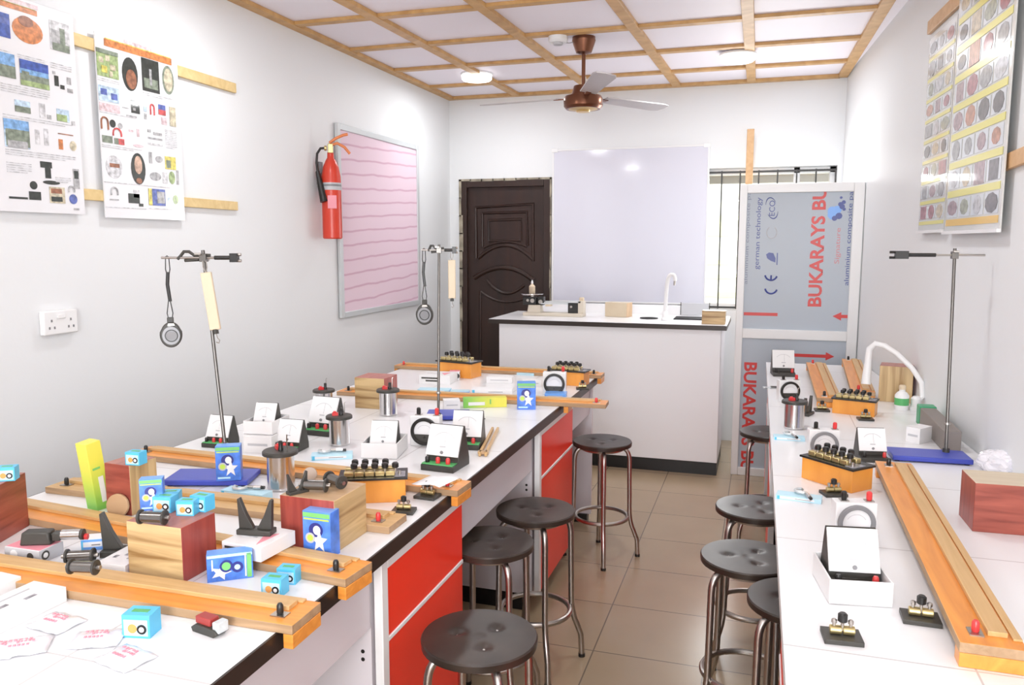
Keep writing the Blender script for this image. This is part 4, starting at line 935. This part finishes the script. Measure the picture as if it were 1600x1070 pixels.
GCAN = 'calorimeter cans with dark lids'
for px, l, s, rz in (((440, 767), 'steel can with dark lid, nearest of the cans on left bench', 1.0, -60), ((531, 697), 'steel can with dark lid in front of the round black dial, half hidden', .92, 10), ((507, 648), 'steel can with dark lid nearest the left wall, at the end of a metre bridge', .9, 40),
        ((607, 650), 'steel can with dark lid overlapping the far wooden block', .95, 15), ((1240, 671), 'steel can with dark lid on the right bench beside the black V stand', .95, 10)):
    p = at(*px); p = p + Vector((p.x, p.y, 0)).normalized()*.03; spawn('can', can, (p.x, p.y, TZ), R(rz)+YAW, l, 'can', GCAN, s=s)

# --- sloping panel meters
def meter(base):
    def fn():
        t = E0('panel_meter'); W = .098
        m = MB()
        m.prism([(0, 0), (0, .016), (.036, .020), (.036, .034), (.072, .112), (.078, .114), (.104, .020), (.104, 0)], 'x', -W/2, W/2, M_dark); build('case', m, t, .0015)
        if base:
            m = MB(); m.box((0, .017, .0185), (W*.94, .030, .003), M_green); build('terminal_plate', m, t, label='green terminal plate')
        m = MB(); a = math.atan2(.078, .036); m.x = Matrix.Translation((0, .052, .073)) @ Matrix.Rotation(a, 4, 'X')
        m.box((0, 0, .004), (W*.99, .086, .006), M_white); fc = build('face', m, t, .001)
        m = MB(); m.x = Matrix.Translation((0, .052, .073)) @ Matrix.Rotation(a, 4, 'X')
        m.tube([(.036*math.cos(R(q)), -.012+.034*math.sin(R(q)), .0073) for q in range(35, 150, 10)], .0007, M_lgrey, n=5); m.box((.004, .004, .0073), (.001, .034, .0006), M_lgrey); m.box((0, -.018, .0073), (.018, .004, .0006), M_lgrey); m.cyl((0, -.034, .007), (0, -.034, .0105), .0045, M_grey, n=12)
        build('dial_print', m, fc)
        for x, c in ((-.036, M_black), (-.004, M_redk), (.026, M_redk)) if base else ((-.034, M_black), (.036, M_redk)):
            m = MB(); m.lathe([(.005, .016), (.0062, .020), (.0062, .032), (.004, .036)], c, c=(x, .016, 0), n=14); build('terminal_knob', m, t)
        return t
    return fn
GM = 'sloping panel meters'
def put_meter(a, b, lab, base=True, z=TZ, s=None, rz=None):
    c, r, L = edge(a, b, z); spawn(('meter', base), meter(base), (c.x, c.y, z), r if rz is None else rz, lab, 'meter', GM, s=s or L/.098)
put_meter((306, 698), (358, 702), 'white faced meter on green base behind the blue stand, near left wall', s=.90)
put_meter((416, 706), (470, 710), 'white faced meter on green base behind the nearest steel can', s=.90)
put_meter((473, 679), (514, 683), 'white faced meter on green base left of the half hidden can')
put_meter((657, 734), (708, 740), 'white faced meter on green base at the front bench edge, fully visible')
put_meter((702, 702), (749, 704), 'white faced meter with green base behind the front one beside a stick')
put_meter((1338, 722), (1397, 724), 'black meter with large white face beside the blue base on the right bench', base=False, s=.88)
put_meter((1208, 588), (1243, 589), 'black meter with white face at the far left end of the right bench', base=False)
def tray():
    t = E0('open_carton'); w, d, h, k = .105, .13, .045, .003
    m = MB(); m.box((0, d/2, k/2), (w, d, k), M_card); m.box((0, k/2, h/2), (w, k, h), M_card); m.box((0, d-k/2, h/2), (w, k, h), M_card)
    for s in (-1, 1): m.box((s*(w/2-k/2), d/2, h/2), (k, d-2*k, h), M_card)
    build('box', m, t, .0008); return t
def put_tray(a, b, labt, labm, z=TZ, rz=None, s=None, ms=.80, up=.004):
    c, r, L = edge(a, b, z); r = r if rz is None else rz; s = s or L/.105
    spawn('tray', tray, (c.x, c.y, z), r, labt, 'carton', 'open white cartons holding a meter', s=s)
    n = Vector((-math.sin(r), math.cos(r), 0)); q = c+n*.018*s
    spawn(('meter', False), meter(False), (q.x, q.y, z+up*s), r, labm, 'meter', GM, s=ms*s)
put_tray((1291, 947), (1398, 947), 'open white carton at the front of the right bench holding a meter', 'black meter with white face lying in the open carton in front', rz=R(9), s=1.12, ms=.90, up=.010)
put_tray((557, 716), (628, 718), 'open white carton on the left bench behind the orange plug box', 'black meter with white face inside the open carton on the left bench', s=1.15)
put_tray((382, 678), (424, 680), 'open white carton standing on a plain carton near the left wall', 'black meter with clear face in the carton nearest the left wall', z=TZ+.0585, s=1.0)

# --- round dial galvanometers
def galv(ringc):
    def fn():
        t = E0('round_dial_meter'); W = .094; H = .094
        m = MB(); m.box((0, .02, H/2), (W, .04, H), M_white); build('case', m, t, .002)
        m = MB(); m.ring((0, 0, H*.5), .033, .043, .010, ringc, 40); build('dial_ring', m, t, .0012)
        m = MB(); m.disc((0, 0, H*.5), .034, M_paper, n=36, t=.003); dl = build('dial_face', m, t)
        m = MB(); P = [(.0335*math.cos(a), H*.5+.0335*math.sin(a)) for a in [PI+.28+(PI-.56)*i/16 for i in range(17)]]; m.prism(P, 'y', -.003, -.006, M_grey if ringc is M_grey else M_dark); build('dial_cover', m, dl)
        m = MB(); m.tube([(.024*math.cos(R(q)), -.0034, H*.5-.004+.024*math.sin(R(q))) for q in range(30, 155, 10)], .0005, M_lgrey, n=5); m.cyl((0, -.006, H*.31), (0, -.008, H*.31), .004, M_black, n=12); build('scale_print', m, dl)
        for x, c in ((-.024, M_black), (.034, M_redk)):
            m = MB(); m.box((x, .02, H+.001), (.020, .020, .002), M_steel); pl = build('terminal_plate', m, t)
            m = MB(); m.lathe([(.0055, .002), (.0068, .006), (.0065, .020), (.004, .023)], c, c=(x, .02, H), n=14); build('terminal_knob', m, pl)
        return t
    return fn
GG = 'round dial meters in white cases'
for (a, b), dk, rx, l in ((((1304, 845), (1368, 847)), M_grey, -12, 'white meter with grey ringed round dial at the front of right bench'), (((1263, 716), (1311, 718)), M_grey, -5, 'white meter with round dial behind the orange plug box on right bench'),
        (((1217, 627), (1250, 627)), M_black, -4, 'white meter with black ringed dial behind the steel can on right bench'), (((641, 696), (687, 698)), M_black, -6, 'white meter with black ringed dial behind the front white faced meter'), (((848, 617), (884, 618)), M_black, -4, 'white meter with black ringed dial far off before the orange plug box')):
    c, rz, L = edge(a, b); spawn(('galv', dk.name), galv(dk), (c.x, c.y, TZ+(.0082*0)), rz, l, 'meter', GG, s=L/.094, rx=R(rx)*0)

# --- plug resistance boxes
def plugbox():
    t = E0('plug_resistance_box'); W, D, H = .17, .085, .062
    m = MB(); m.box((0, D/2, H/2), (W, D, H), M_orbox); build('case', m, t, .0012)
    m = MB(); m.box((0, D/2, H+.003), (W+.012, D+.010, .006), M_black); m.box((W*.41, D*.35, H+.0068), (.030, .05, .002), M_tag); tp = build('top_plate', m, t, .001)
    m = MB()
    for y in (.022, .060):
        for k in range(5): m.box((-W*.37+k*.027, y, H+.013), (.025, .020, .014), M_brass)
    build('brass_bar', m, tp, .002)
    for y, n in ((.022, 5), (.060, 4)):
        for k in range(n):
            x = -W*.37+.0135+k*.027; m = MB(); m.cyl((x, y, H+.014), (x, y, H+.028), .0035, M_steel, n=10); pg = build('plug', m, t)
            m = MB(); m.lathe([(.006, .026), (.009, .028), (.009, .038), (.006, .041)], M_black, c=(x, y, H), n=14); build('plug_cap', m, pg)
    m = MB(); m.cyl((W*.41, .02, H+.006), (W*.41, .02, H+.018), .004, M_steel, n=10); build('terminal', m, t)
    return t
GP = 'orange plug resistance boxes'
for (a, b), s, l in ((((532, 788), (634, 784)), None, 'orange plug resistance box on left bench beside the red striped block'), (((683, 587), (736, 592)), None, 'orange plug resistance box far off before the dark door'), (((857, 600), (912, 604)), None, 'orange plug resistance box far off before the white counter'),
        (((1300, 645), (1366, 652)), None, 'orange plug resistance box on right bench before the white tap'), (((1252, 746), (1330, 771)), None, 'orange plug resistance box at the end of the large right metre bridge')):
    c, rz, L = edge(a, b); spawn('plugbox', plugbox, (c.x, c.y, TZ), rz, l, 'resistance box', GP, s=L/.17)

# --- plug keys
def key():
    t = E0('plug_key')
    m = MB(); m.box((0, 0, .0045), (.066, .052, .009), M_dark); build('base', m, t, .001)
    for s in (-1, 1):
        m = MB(); m.cyl((s*.001, 0, .017), (s*.021, 0, .017), .008, M_brass, n=16); build('brass_block', m, t, .0012)
        m = MB(); m.cyl((s*.014, 0, .022), (s*.014, 0, .032), .003, M_steel, n=10); m.lathe([(.005, .030), (.005, .035), (.003, .037)], M_steel, c=(s*.014, 0, 0), n=12); build('terminal', m, t)
    m = MB(); m.cyl((0, 0, .016), (0, 0, .034), .003, M_steel, n=10); pg = build('plug', m, t)
    m = MB(); m.lathe([(.006, .032), (.0085, .034), (.0085, .046), (.0055, .049)], M_black, n=14); build('plug_cap', m, pg)
    return t
GK = 'black based brass plug keys'
for px, rz, s, l in (((631, 800), 5, .9, 'brass plug key on black base nearest the red cabinet top'), ((668, 777), -10, .95, 'brass plug key on black base under a white paper square'), ((910, 608), 10, .9, 'brass plug key on black base at the far left bench edge'), ((750, 577), 0, .7, 'brass plug key far off before the white counter, left one'),
        ((1315, 998), 0, 1.0, 'brass plug key nearest the camera on the right bench'), ((1438, 969), -6, 1.0, 'brass plug key beside the large right metre bridge'), ((1302, 773), 15, .95, 'brass plug key behind the grey ringed dial on right bench'), ((1284, 642), 0, .9, 'brass plug key left of the far orange box on right bench'), ((1352, 656), 0, .9, 'brass plug key before the far orange box on right bench')):
    p = at(*px); spawn('key', key, (p.x, p.y, TZ), R(rz)+YAW*.3, l, 'plug key', GK, s=s)
p = at(681, 750, .852)
m = MB(); N = 6; vs = []; fs = []
for i in range(N+1):
    for j in range(N+1):
        u, v = i/N-.5, j/N-.5; vs.append((u*.105, v*.085, .004*math.sin(u*5)+.006*v-.010*(u*u)))
for i in range(N):
    for j in range(N): k = i*(N+1)+j; fs.append((k, k+1, k+N+2, k+N+1))
m.add(vs, fs, M_paper); o = build('paper_square', m, None, loc=(p.x, p.y, TZ+.052), rot=(0, R(-3), R(-20))); sd = o.modifiers.new('t', 'SOLIDIFY'); sd.thickness = .0006
tag(o, 'white paper square resting on a plug key at the bench edge', 'paper')

# --- bobbins, V stands, micrometers, oddments
def bobbin():
    t = E0('bobbin'); r = .0125
    m = MB(); m.cyl((-.026, 0, .017), (.026, 0, .017), r, M_grey if False else mat('gunmetal tube', (.20, .19, .18), .25, .9), n=24); build('tube', m, t)
    for s in (-1, 1): m = MB(); m.cyl((s*.026, 0, .017), (s*.031, 0, .017), .017, M_dark, n=24); build('flange', m, t, .001)
    m = MB(); m.cyl((.031, 0, .017), (.040, 0, .017), .005, M_steel, n=12); m.cyl((-.040, 0, .017), (-.031, 0, .017), .005, M_steel, n=12); build('axle', m, t)
    return t
GBB = 'metal bobbins with dark end flanges'
def put_bob(px, z, rz, l, s=1): p = at(*px, z); spawn('bobbin', bobbin, (p.x, p.y, z), R(rz), l, 'bobbin', GBB, s=s)
put_bob((239, 819), ZC, 12, 'grey metal bobbin on the zebra grained block', .92)
put_bob((126, 879), TZ, 25, 'grey metal bobbin behind another, beside the grey pink carton', .95)
put_bob((131, 897), TZ+.0492, 12, 'grey metal bobbin lying on the nearest metre bridge', .9)
ZD = TZ+.123
put_bob((492, 768), ZD, 12, 'metal bobbin lying at the front on the red striped block', .95)
put_bob((524, 760), ZD, -28, 'dark metal bobbin at the back right of the red striped block', .95)
def vstand():
    t = E0('lens_holder')
    m = MB(); m.box((0, 0, .006), (.080, .034, .012), M_dark); build('base', m, t, .002)
    for s in (-1, 1):
        m = MB(); m.prism([(s*.004, .012), (s*.038, .012), (s*.041, .078), (s*.036, .080), (s*.022, .045)][::s], 'y', -.006, .006, M_dark); build('blade', m, t, .001)
    return t
def put_v(px, z, rz, l, s=1): p = at(*px, z); spawn('vs', vstand, (p.x, p.y, z), R(rz), l, 'lens holder', 'black V shaped lens holders', s=s)
put_v((401, 833), TZ+.0614, 8, 'black V shaped lens holder standing on the white lettered carton')
put_v((197, 866), TZ, 20, 'black V shaped lens holder hiding behind the zebra grained block', 1.25)
put_v((465, 770), ZD, 60, 'black V shaped lens holder on the red striped block', .62)
put_v((1262, 648), TZ, 70, 'black V shaped lens holder seen edge on beside the right can', .95)
p = at(188, 812, TZ); m = MB(); m.cyl((0, -.004, .030), (0, .004, .030), .030, M_tanT, n=28); tag(build('wooden_disc', m, None, .001, loc=(p.x-.02, p.y+.012, TZ+.001), rot=(R(-8), 0, R(10))), 'round tan wooden disc leaning behind the black V holder', 'disc')
p = at(474, 757, ZD); m = MB(); m.cyl((0, -.002, .017), (0, .002, .017), .017, mat('pale lens', (.40, .31, .25), .5), n=28); tag(build('lens_disc', m, None, .001, loc=(p.x, p.y+.03, ZD), rot=(R(-12), 0, R(20))), 'pale glass disc standing at the back of the red striped block', 'lens')
def micro():
    t = E0('micrometer'); A = [(.018*math.cos(R(a)), .018*math.sin(R(a))) for a in range(200, 345, 12)]
    m = MB(); m.tube([(x-.02, y+.006, .006) for x, y in [(-.018, .004)]+A+[(.018, .004)]], .0045, M_greyalu, n=8); build('frame', m, t)
    m = MB(); m.cyl((-.002, .010, .006), (.020, .010, .006), .0042, M_steel, n=14); build('spindle', m, t); m = MB(); m.cyl((-.040, .010, .006), (-.030, .010, .006), .003, M_steel, n=10); build('anvil', m, t)
    m = MB(); m.cyl((.018, .010, .006), (.040, .010, .006), .0056, M_can, n=16); build('thimble', m, t)
    m = MB(); m.cyl((.040, .010, .006), (.050, .010, .006), .0046, M_black, n=14); build('ratchet', m, t)
    return t
GMI = 'micrometers lying on pale cases'
CA = [((345, 777), (410, 786), .045, .022, 'pale cyan micrometer case behind the black V stand', 'micrometer lying on the case behind the black V stand', 12, 0, 0),
      ((486, 720), (551, 717), .05, .016, 'pale cyan micrometer case before the half hidden steel can', 'micrometer lying on the case before the half hidden can', -8, -.02, 0),
      ((1212, 779), (1283, 788), .045, .012, 'pale blue micrometer case at the front of the right bench', 'micrometer lying across the front case on the right bench', -70, .01, -.02),
      ((1209, 687), (1258, 690), .045, .012, 'pale blue micrometer case before the steel can on right bench', 'micrometer lying across the case before the right can', -75, .0, -.02)]
for a, b, d, h, l1, l2, rz, dx, dy in CA:
    c, r, L = edge(a, b); spawn(('mc', l1), carton(L, d, h, M_cyan2, M_cyan2, 'case', 'micrometer_case'), (c.x, c.y, TZ), r, l1, 'case', 'pale micrometer cases')
    spawn('micro', micro, (c.x+dx, c.y+d/2+dy*0, TZ+h+.0005), r+R(rz), l2, 'micrometer', GMI)
# dark torch with chrome tube
p = at(46, 858, TZ+.0305); t = thing('hand_torch', 'dark block torch with chrome tube lying on the grey pink carton', 'torch', (p.x+.0, p.y+.04, TZ+.031), R(22)); t.scale = (.86, .86, .86)
m = MB(); m.box((-.015, 0, .017), (.078, .042, .034), M_dark, taper=.86); build('body', m, t, .004)
m = MB(); m.box((.034, 0, .018), (.022, .026, .022), M_dark); build('neck', m, t, .003)
m = MB(); m.cyl((.044, 0, .020), (.092, 0, .020), .0135, M_can, n=24); build('chrome_tube', m, t, .001)
m = MB(); m.cyl((.092, 0, .020), (.100, 0, .020), .0145, M_dark, n=24); build('end_ring', m, t, .001)
m = MB(); m.cyl((.098, .004, .012), (.108, .004, .012), .008, M_redk, n=14); build('red_button', m, t, .001)
# red and black block
p = at(321, 992); t = thing('bar_magnet', 'small red and black block with silver end on the bench front', 'magnet', (p.x, p.y+.01, TZ), R(-12))
m = MB(); m.prism([(-.030, 0), (.024, 0), (.034, .008), (.026, .014), (-.022, .016), (-.034, .008)], 'y', -.012, .016, M_dark); build('body', m, t, .001)
m = MB(); m.box((-.008, .004, .022), (.038, .022, .014), mat('dull red paint', (.34, .04, .035), .4)); build('red_cap', m, t, .002)
m = MB(); m.box((.026, .004, .017), (.016, .024, .020), M_greyalu); build('silver_end', m, t, .002)
# plastic pouches with pink print
def pouch():
    t = E0('plastic_pouch'); m = MB(); N = 10; vs = []; fs = []
    for i in range(N+1):
        for j in range(N+1):
            u, v = i/N-.5, j/N-.5; vs.append((u*.085, v*.065, .0015+.008*max(0, 1-(2*u)**2)*max(0, 1-(2*v)**2)+.0012*math.sin(u*14+v*9)))
    for i in range(N):
        for j in range(N): k = i*(N+1)+j; fs.append((k, k+N+1, k+N+2, k+1))
    m.add(vs, fs, M_pouch); o = build('bag', m, t); sd = o.modifiers.new('thick', 'SOLIDIFY'); sd.thickness = .001; sd.offset = 1
    m = MB()
    for k, (x, y, w) in enumerate(((-.006, .014, .040), (.004, .004, .030), (-.004, -.008, .034))):
        for q in range(5): m.box((x-w/2+w*(q+.5)/5, y, .0112-abs(y)*.12), (w/5*.62, .0055, .0014), M_pinkred)
    build('pink_print', m, t); return t
GPO = 'clear pouches with pink print'
for px, rz, l in (((88, 975), -5, 'clear pouch with pink print nearest the long white carton'), ((36, 1013), 35, 'clear pouch with pink print at the lower left corner of the picture'), ((-8, 1018), 20, 'clear pouch cut by the left picture edge'), ((153, 1000), 25, 'clear pouch with pink print left of the lone cyan carton'), ((196, 1030), -12, 'clear pouch with pink print nearest the camera, before the lone cyan carton')):
    p = at(*px); spawn('pouch', pouch, (p.x, p.y, TZ+.001), R(rz), l, 'pouch', GPO)
# wooden tongs and stray pieces on the left bench
a, b = at(754, 708, TZ+.012), at(774, 668, TZ+.012); d = b-a
t = thing('wooden_tongs', 'tan wooden tongs lying beside the meter near the bench edge', 'tongs', (a.x, a.y, TZ), math.atan2(d.y, d.x))
m = MB(); m.box((d.length/2, .010, .008), (d.length, .009, .014), M_rule); build('arm', m, t, .002); m = MB(); m.box((d.length/2, -.010, .008), (d.length, .009, .014), M_rule); build('arm', m, t, .002)
m = MB(); m.box((.02, 0, .010), (.022, .036, .010), M_tanT); build('grip', m, t, .002)
p = at(726, 653); t = thing('wire_coil', 'small dark coil of wire left of the lying lime carton', 'wire', (p.x, p.y, TZ), 0)
m = MB(); m.tube([(.030*math.cos(a*.4)*(1+.05*math.sin(a)), .022*math.sin(a*.4), .004+.0009*(a % 16)) for a in range(48)], .0028, M_dark, n=6); build('coil', m, t)
m = MB(); m.tube([(.03, 0, .005), (.06, -.01, .004), (.09, -.005, .004)], .0022, M_dark, n=6); m.tube([(-.03, 0, .005), (-.06, .012, .004)], .0022, M_dark, n=6); build('wire_end', m, t)
# --- right bench oddments
p = at(1206, 606); t = thing('vernier_caliper', 'dark vernier caliper lying at the left edge of the right bench', 'caliper', (p.x, p.y, TZ), R(8))
m = MB(); m.box((0, 0, .003), (.085, .014, .004), M_greyalu); build('beam', m, t, .0006); m = MB(); m.box((.012, 0, .006), (.034, .020, .005), M_dark); build('slider', m, t, .001)
m = MB(); m.prism([(-.042, -.007), (-.030, -.007), (-.036, -.026), (-.042, -.026)], 'z', .001, .005, M_greyalu); m.prism([(-.006, -.007), (-.014, -.007), (-.014, -.024), (-.010, -.026)], 'z', .001, .005, M_greyalu); build('jaw', m, t)
q = at(1441, 640); bx = rwx(q.y)-.045
tp = at(1352, 592, .90); tb = Vector((q.x-.03, q.y-.02, TZ))
v = lambda px, py, k: (lambda P: (P.x-tb.x, P.y-tb.y, P.z-tb.z))(CP+ray(px, py)*((tb+(tp-tb)*k-CP).dot(_f)))
tap([(0, 0, .03), v(1441, 620, 0), v(1440, 598, .05), v(1425, 575, .25), v(1402, 553, .5), v(1382, 540, .75), v(1368, 537, .88), v(1359, 545, .97), v(1357, 558, 1.0), v(1356, 572, 1.0)], [.011]*4+[.011, .012, .0135, .0145, .015, .015], .020, 'large white arched tap against the right wall', (v(1356, 568, 1), v(1353, 600, 1), .016, .021), tb)
p = at(1408, 640); t = thing('wash_bottle', 'white bottle with green label before the white tap', 'bottle', (p.x, p.y, TZ), YAW)
m = MB(); m.lathe([(.026, 0), (.028, .004), (.028, .062), (.020, .074), (.012, .080), (.012, .092)], M_white, n=24); build('body', m, t); m = MB(); m.lathe([(.0285, .022), (.0285, .052)], M_green, n=24); build('label_band', m, t); m = MB(); m.lathe([(.014, .088), (.014, .102), (.010, .106)], M_cream, n=20); build('cap', m, t)
A, B = at(1446, 648, TZ+.036), at(1488, 690, TZ+.036); d = (A-B); d.z = 0; L = d.length; c = (A+B)/2
t = thing('grey_channel', 'long grey box channel with green end lying against the right wall', 'channel', (min(c.x, rwx(c.y)-.042), c.y, TZ), math.atan2(d.y, d.x))
m = MB(); m.box((-.02, 0, .036), (L-.04, .055, .072), M_slate); build('channel_body', m, t, .003)
m = MB(); m.box((L/2-.015, 0, .0385), (.06, .060, .076), mat('green plastic', (.03, .32, .14), .35)); build('end_cap', m, t, .004)
put_carton((1416, 690), (1435, 694), .08, .055, M_card, 'white carton beside the green ended channel on the right bench', w=.05)
p = at(1574, 743); t = thing('crumpled_bag', 'crumpled white plastic bag behind the mahogany block on the right', 'bag', (p.x-.01, p.y+.03, TZ), R(10)); t.scale = (1.25, 1.25, 1.25)
bm = bmesh.new(); bmesh.ops.create_icosphere(bm, subdivisions=4, radius=1); rr = random.Random(5)
from mathutils import noise as mn
for vv in bm.verts:
    n_ = mn.noise(vv.co*2.1)*.22+mn.noise(vv.co*5.3)*.10; vv.co *= 1+n_; vv.co.z = max(vv.co.z*.030+.026, 0); vv.co.x *= .050; vv.co.y *= .055
me = bpy.data.meshes.new('bag'); bm.to_mesh(me); bm.free(); me.materials.append(M_pouch); o = bpy.data.objects.new('bag', me); link(o, t)
# --- balance on the sink counter
p = at(820, 494, CZ); t = thing('triple_beam_balance', 'cream beam balance with black and steel scale on the counter', 'balance', (p.x+.06, p.y+.10, CZ), 0)
M_bal = mat('cream balance paint', (.62, .56, .46), .4)
m = MB(); m.box((.13, 0, .012), (.44, .11, .024), M_bal); build('base', m, t, .004)
m = MB(); m.box((-.01, 0, .050), (.10, .09, .055), M_bal, taper=.85); build('pillar', m, t, .004)
m = MB(); m.box((-.045, -.01, .105), (.10, .06, .055), M_black); m.box((.03, .01, .105), (.05, .05, .06), M_black); bl = build('pivot_housing', m, t, .004)
m = MB(); m.cyl((-.055, -.042, .11), (-.055, -.047, .11), .010, M_steel, n=14); m.cyl((-.02, -.042, .108), (-.02, -.049, .108), .015, M_steel, n=16); m.cyl((.035, -.018, .10), (.035, -.03, .10), .015, M_steel, n=14); build('adjusting_knob', m, bl)
m = MB(); m.lathe([(.075, .148), (.080, .152), (.080, .156), (.075, .157)], M_can, c=(-.035, 0, 0), n=30); m.cyl((-.035, 0, .13), (-.035, 0, .149), .012, M_steel, n=12); build('pan', m, t)
for k, y in enumerate((-.03, 0, .03)):
    m = MB(); m.box((.17, y, .088+.006*k), (.26, .006, .008), M_greyalu); build('beam', m, t)
m = MB(); m.box((.09, 0, .075), (.04, .05, .014), M_cream); build('rider', m, t, .002)
m = MB(); m.box((.275, -.01, .060), (.075, .05, .072), M_black); sc_ = build('scale_block', m, t, .003)
m = MB(); m.cyl((.262, -.036, .07), (.262, -.040, .07), .008, M_steel, n=12); m.box((.285, -.01, .104), (.085, .05, .012), M_greyalu); build('scale_plate', m, sc_)
m = MB(); m.box((.33, 0, .062), (.042, .07, .10), M_bal); m.box((.33, 0, .12), (.03, .03, .03), M_cream); build('end_post', m, t, .003)
t = thing('small_bottle', 'tiny cream bottle standing on the balance pan', 'bottle', (p.x+.025, p.y+.10, CZ+.1575), 0)
m = MB(); m.lathe([(.020, 0), (.022, .003), (.022, .05), (.014, .06), (.008, .064), (.008, .072)], M_cream, n=20); build('body', m, t); m = MB(); m.lathe([(.009, .070), (.007, .085), (.003, .095)], M_white, n=14); build('nozzle', m, t)
# ================================================================== LIGHT
def area(n, loc, rot, sx, sy, power, c=(1, 1, 1)):
    l = bpy.data.lights.new(n, 'AREA'); l.shape = 'RECTANGLE'; l.size = sx; l.size_y = sy; l.energy = power; l.color = c
    o = bpy.data.objects.new(n, l); col.objects.link(o); o.location = loc; o.rotation_euler = rot; return o
area('window_daylight', (rwx(ym)-.02, ym, (SZ0+SZ1)/2), (PI/2, 0, PI/2+RWA), SW1-SW0-.1, SZ1-SZ0-.1, 9, (.95, .97, 1))  # added fill lamp at the unseen side window
area('front_window_daylight', ((FW0+FW1)/2, YF+.03, (FZ0+FZ1)/2), (PI/2, 0, 0), FW1-FW0-.1, FZ1-FZ0-.1, 75, (.97, .98, 1))  # added soft frontal fill from behind the camera, at the unseen front window
area('back_window_daylight', ((WX0+WX1)/2, RD-.01, 1.55), (-PI/2, 0, 0), .9, .85, 17, (.97, .98, 1))
for x, y in LAMPS:
    l = bpy.data.lights.new('lamp_light', 'AREA'); l.shape = 'DISK'; l.size = .19; l.energy = 6.5; l.color = (.96, .985, 1)
    o = bpy.data.objects.new('lamp_light', l); col.objects.link(o); o.location = (x, y, CH_Z-(.084 if abs(x+.197) < .01 else .064))
w = bpy.data.worlds.new('world'); sc.world = w; w.use_nodes = True
w.node_tree.nodes['Background'].inputs[0].default_value = (.93, .97, 1, 1); w.node_tree.nodes['Background'].inputs[1].default_value = 3.0
vs = sc.view_settings; vs.view_transform = 'Standard'; vs.look = 'None'; vs.gamma = 1; vs.use_curve_mapping = False; vs.exposure = 0.46
sc.display_settings.display_device = 'sRGB'
sc.cycles.use_denoising = True
sc.cycles.max_bounces = 10; sc.cycles.diffuse_bounces = 6; sc.cycles.caustics_reflective = False; sc.cycles.caustics_refractive = False
sc.cycles.sample_clamp_indirect = 6
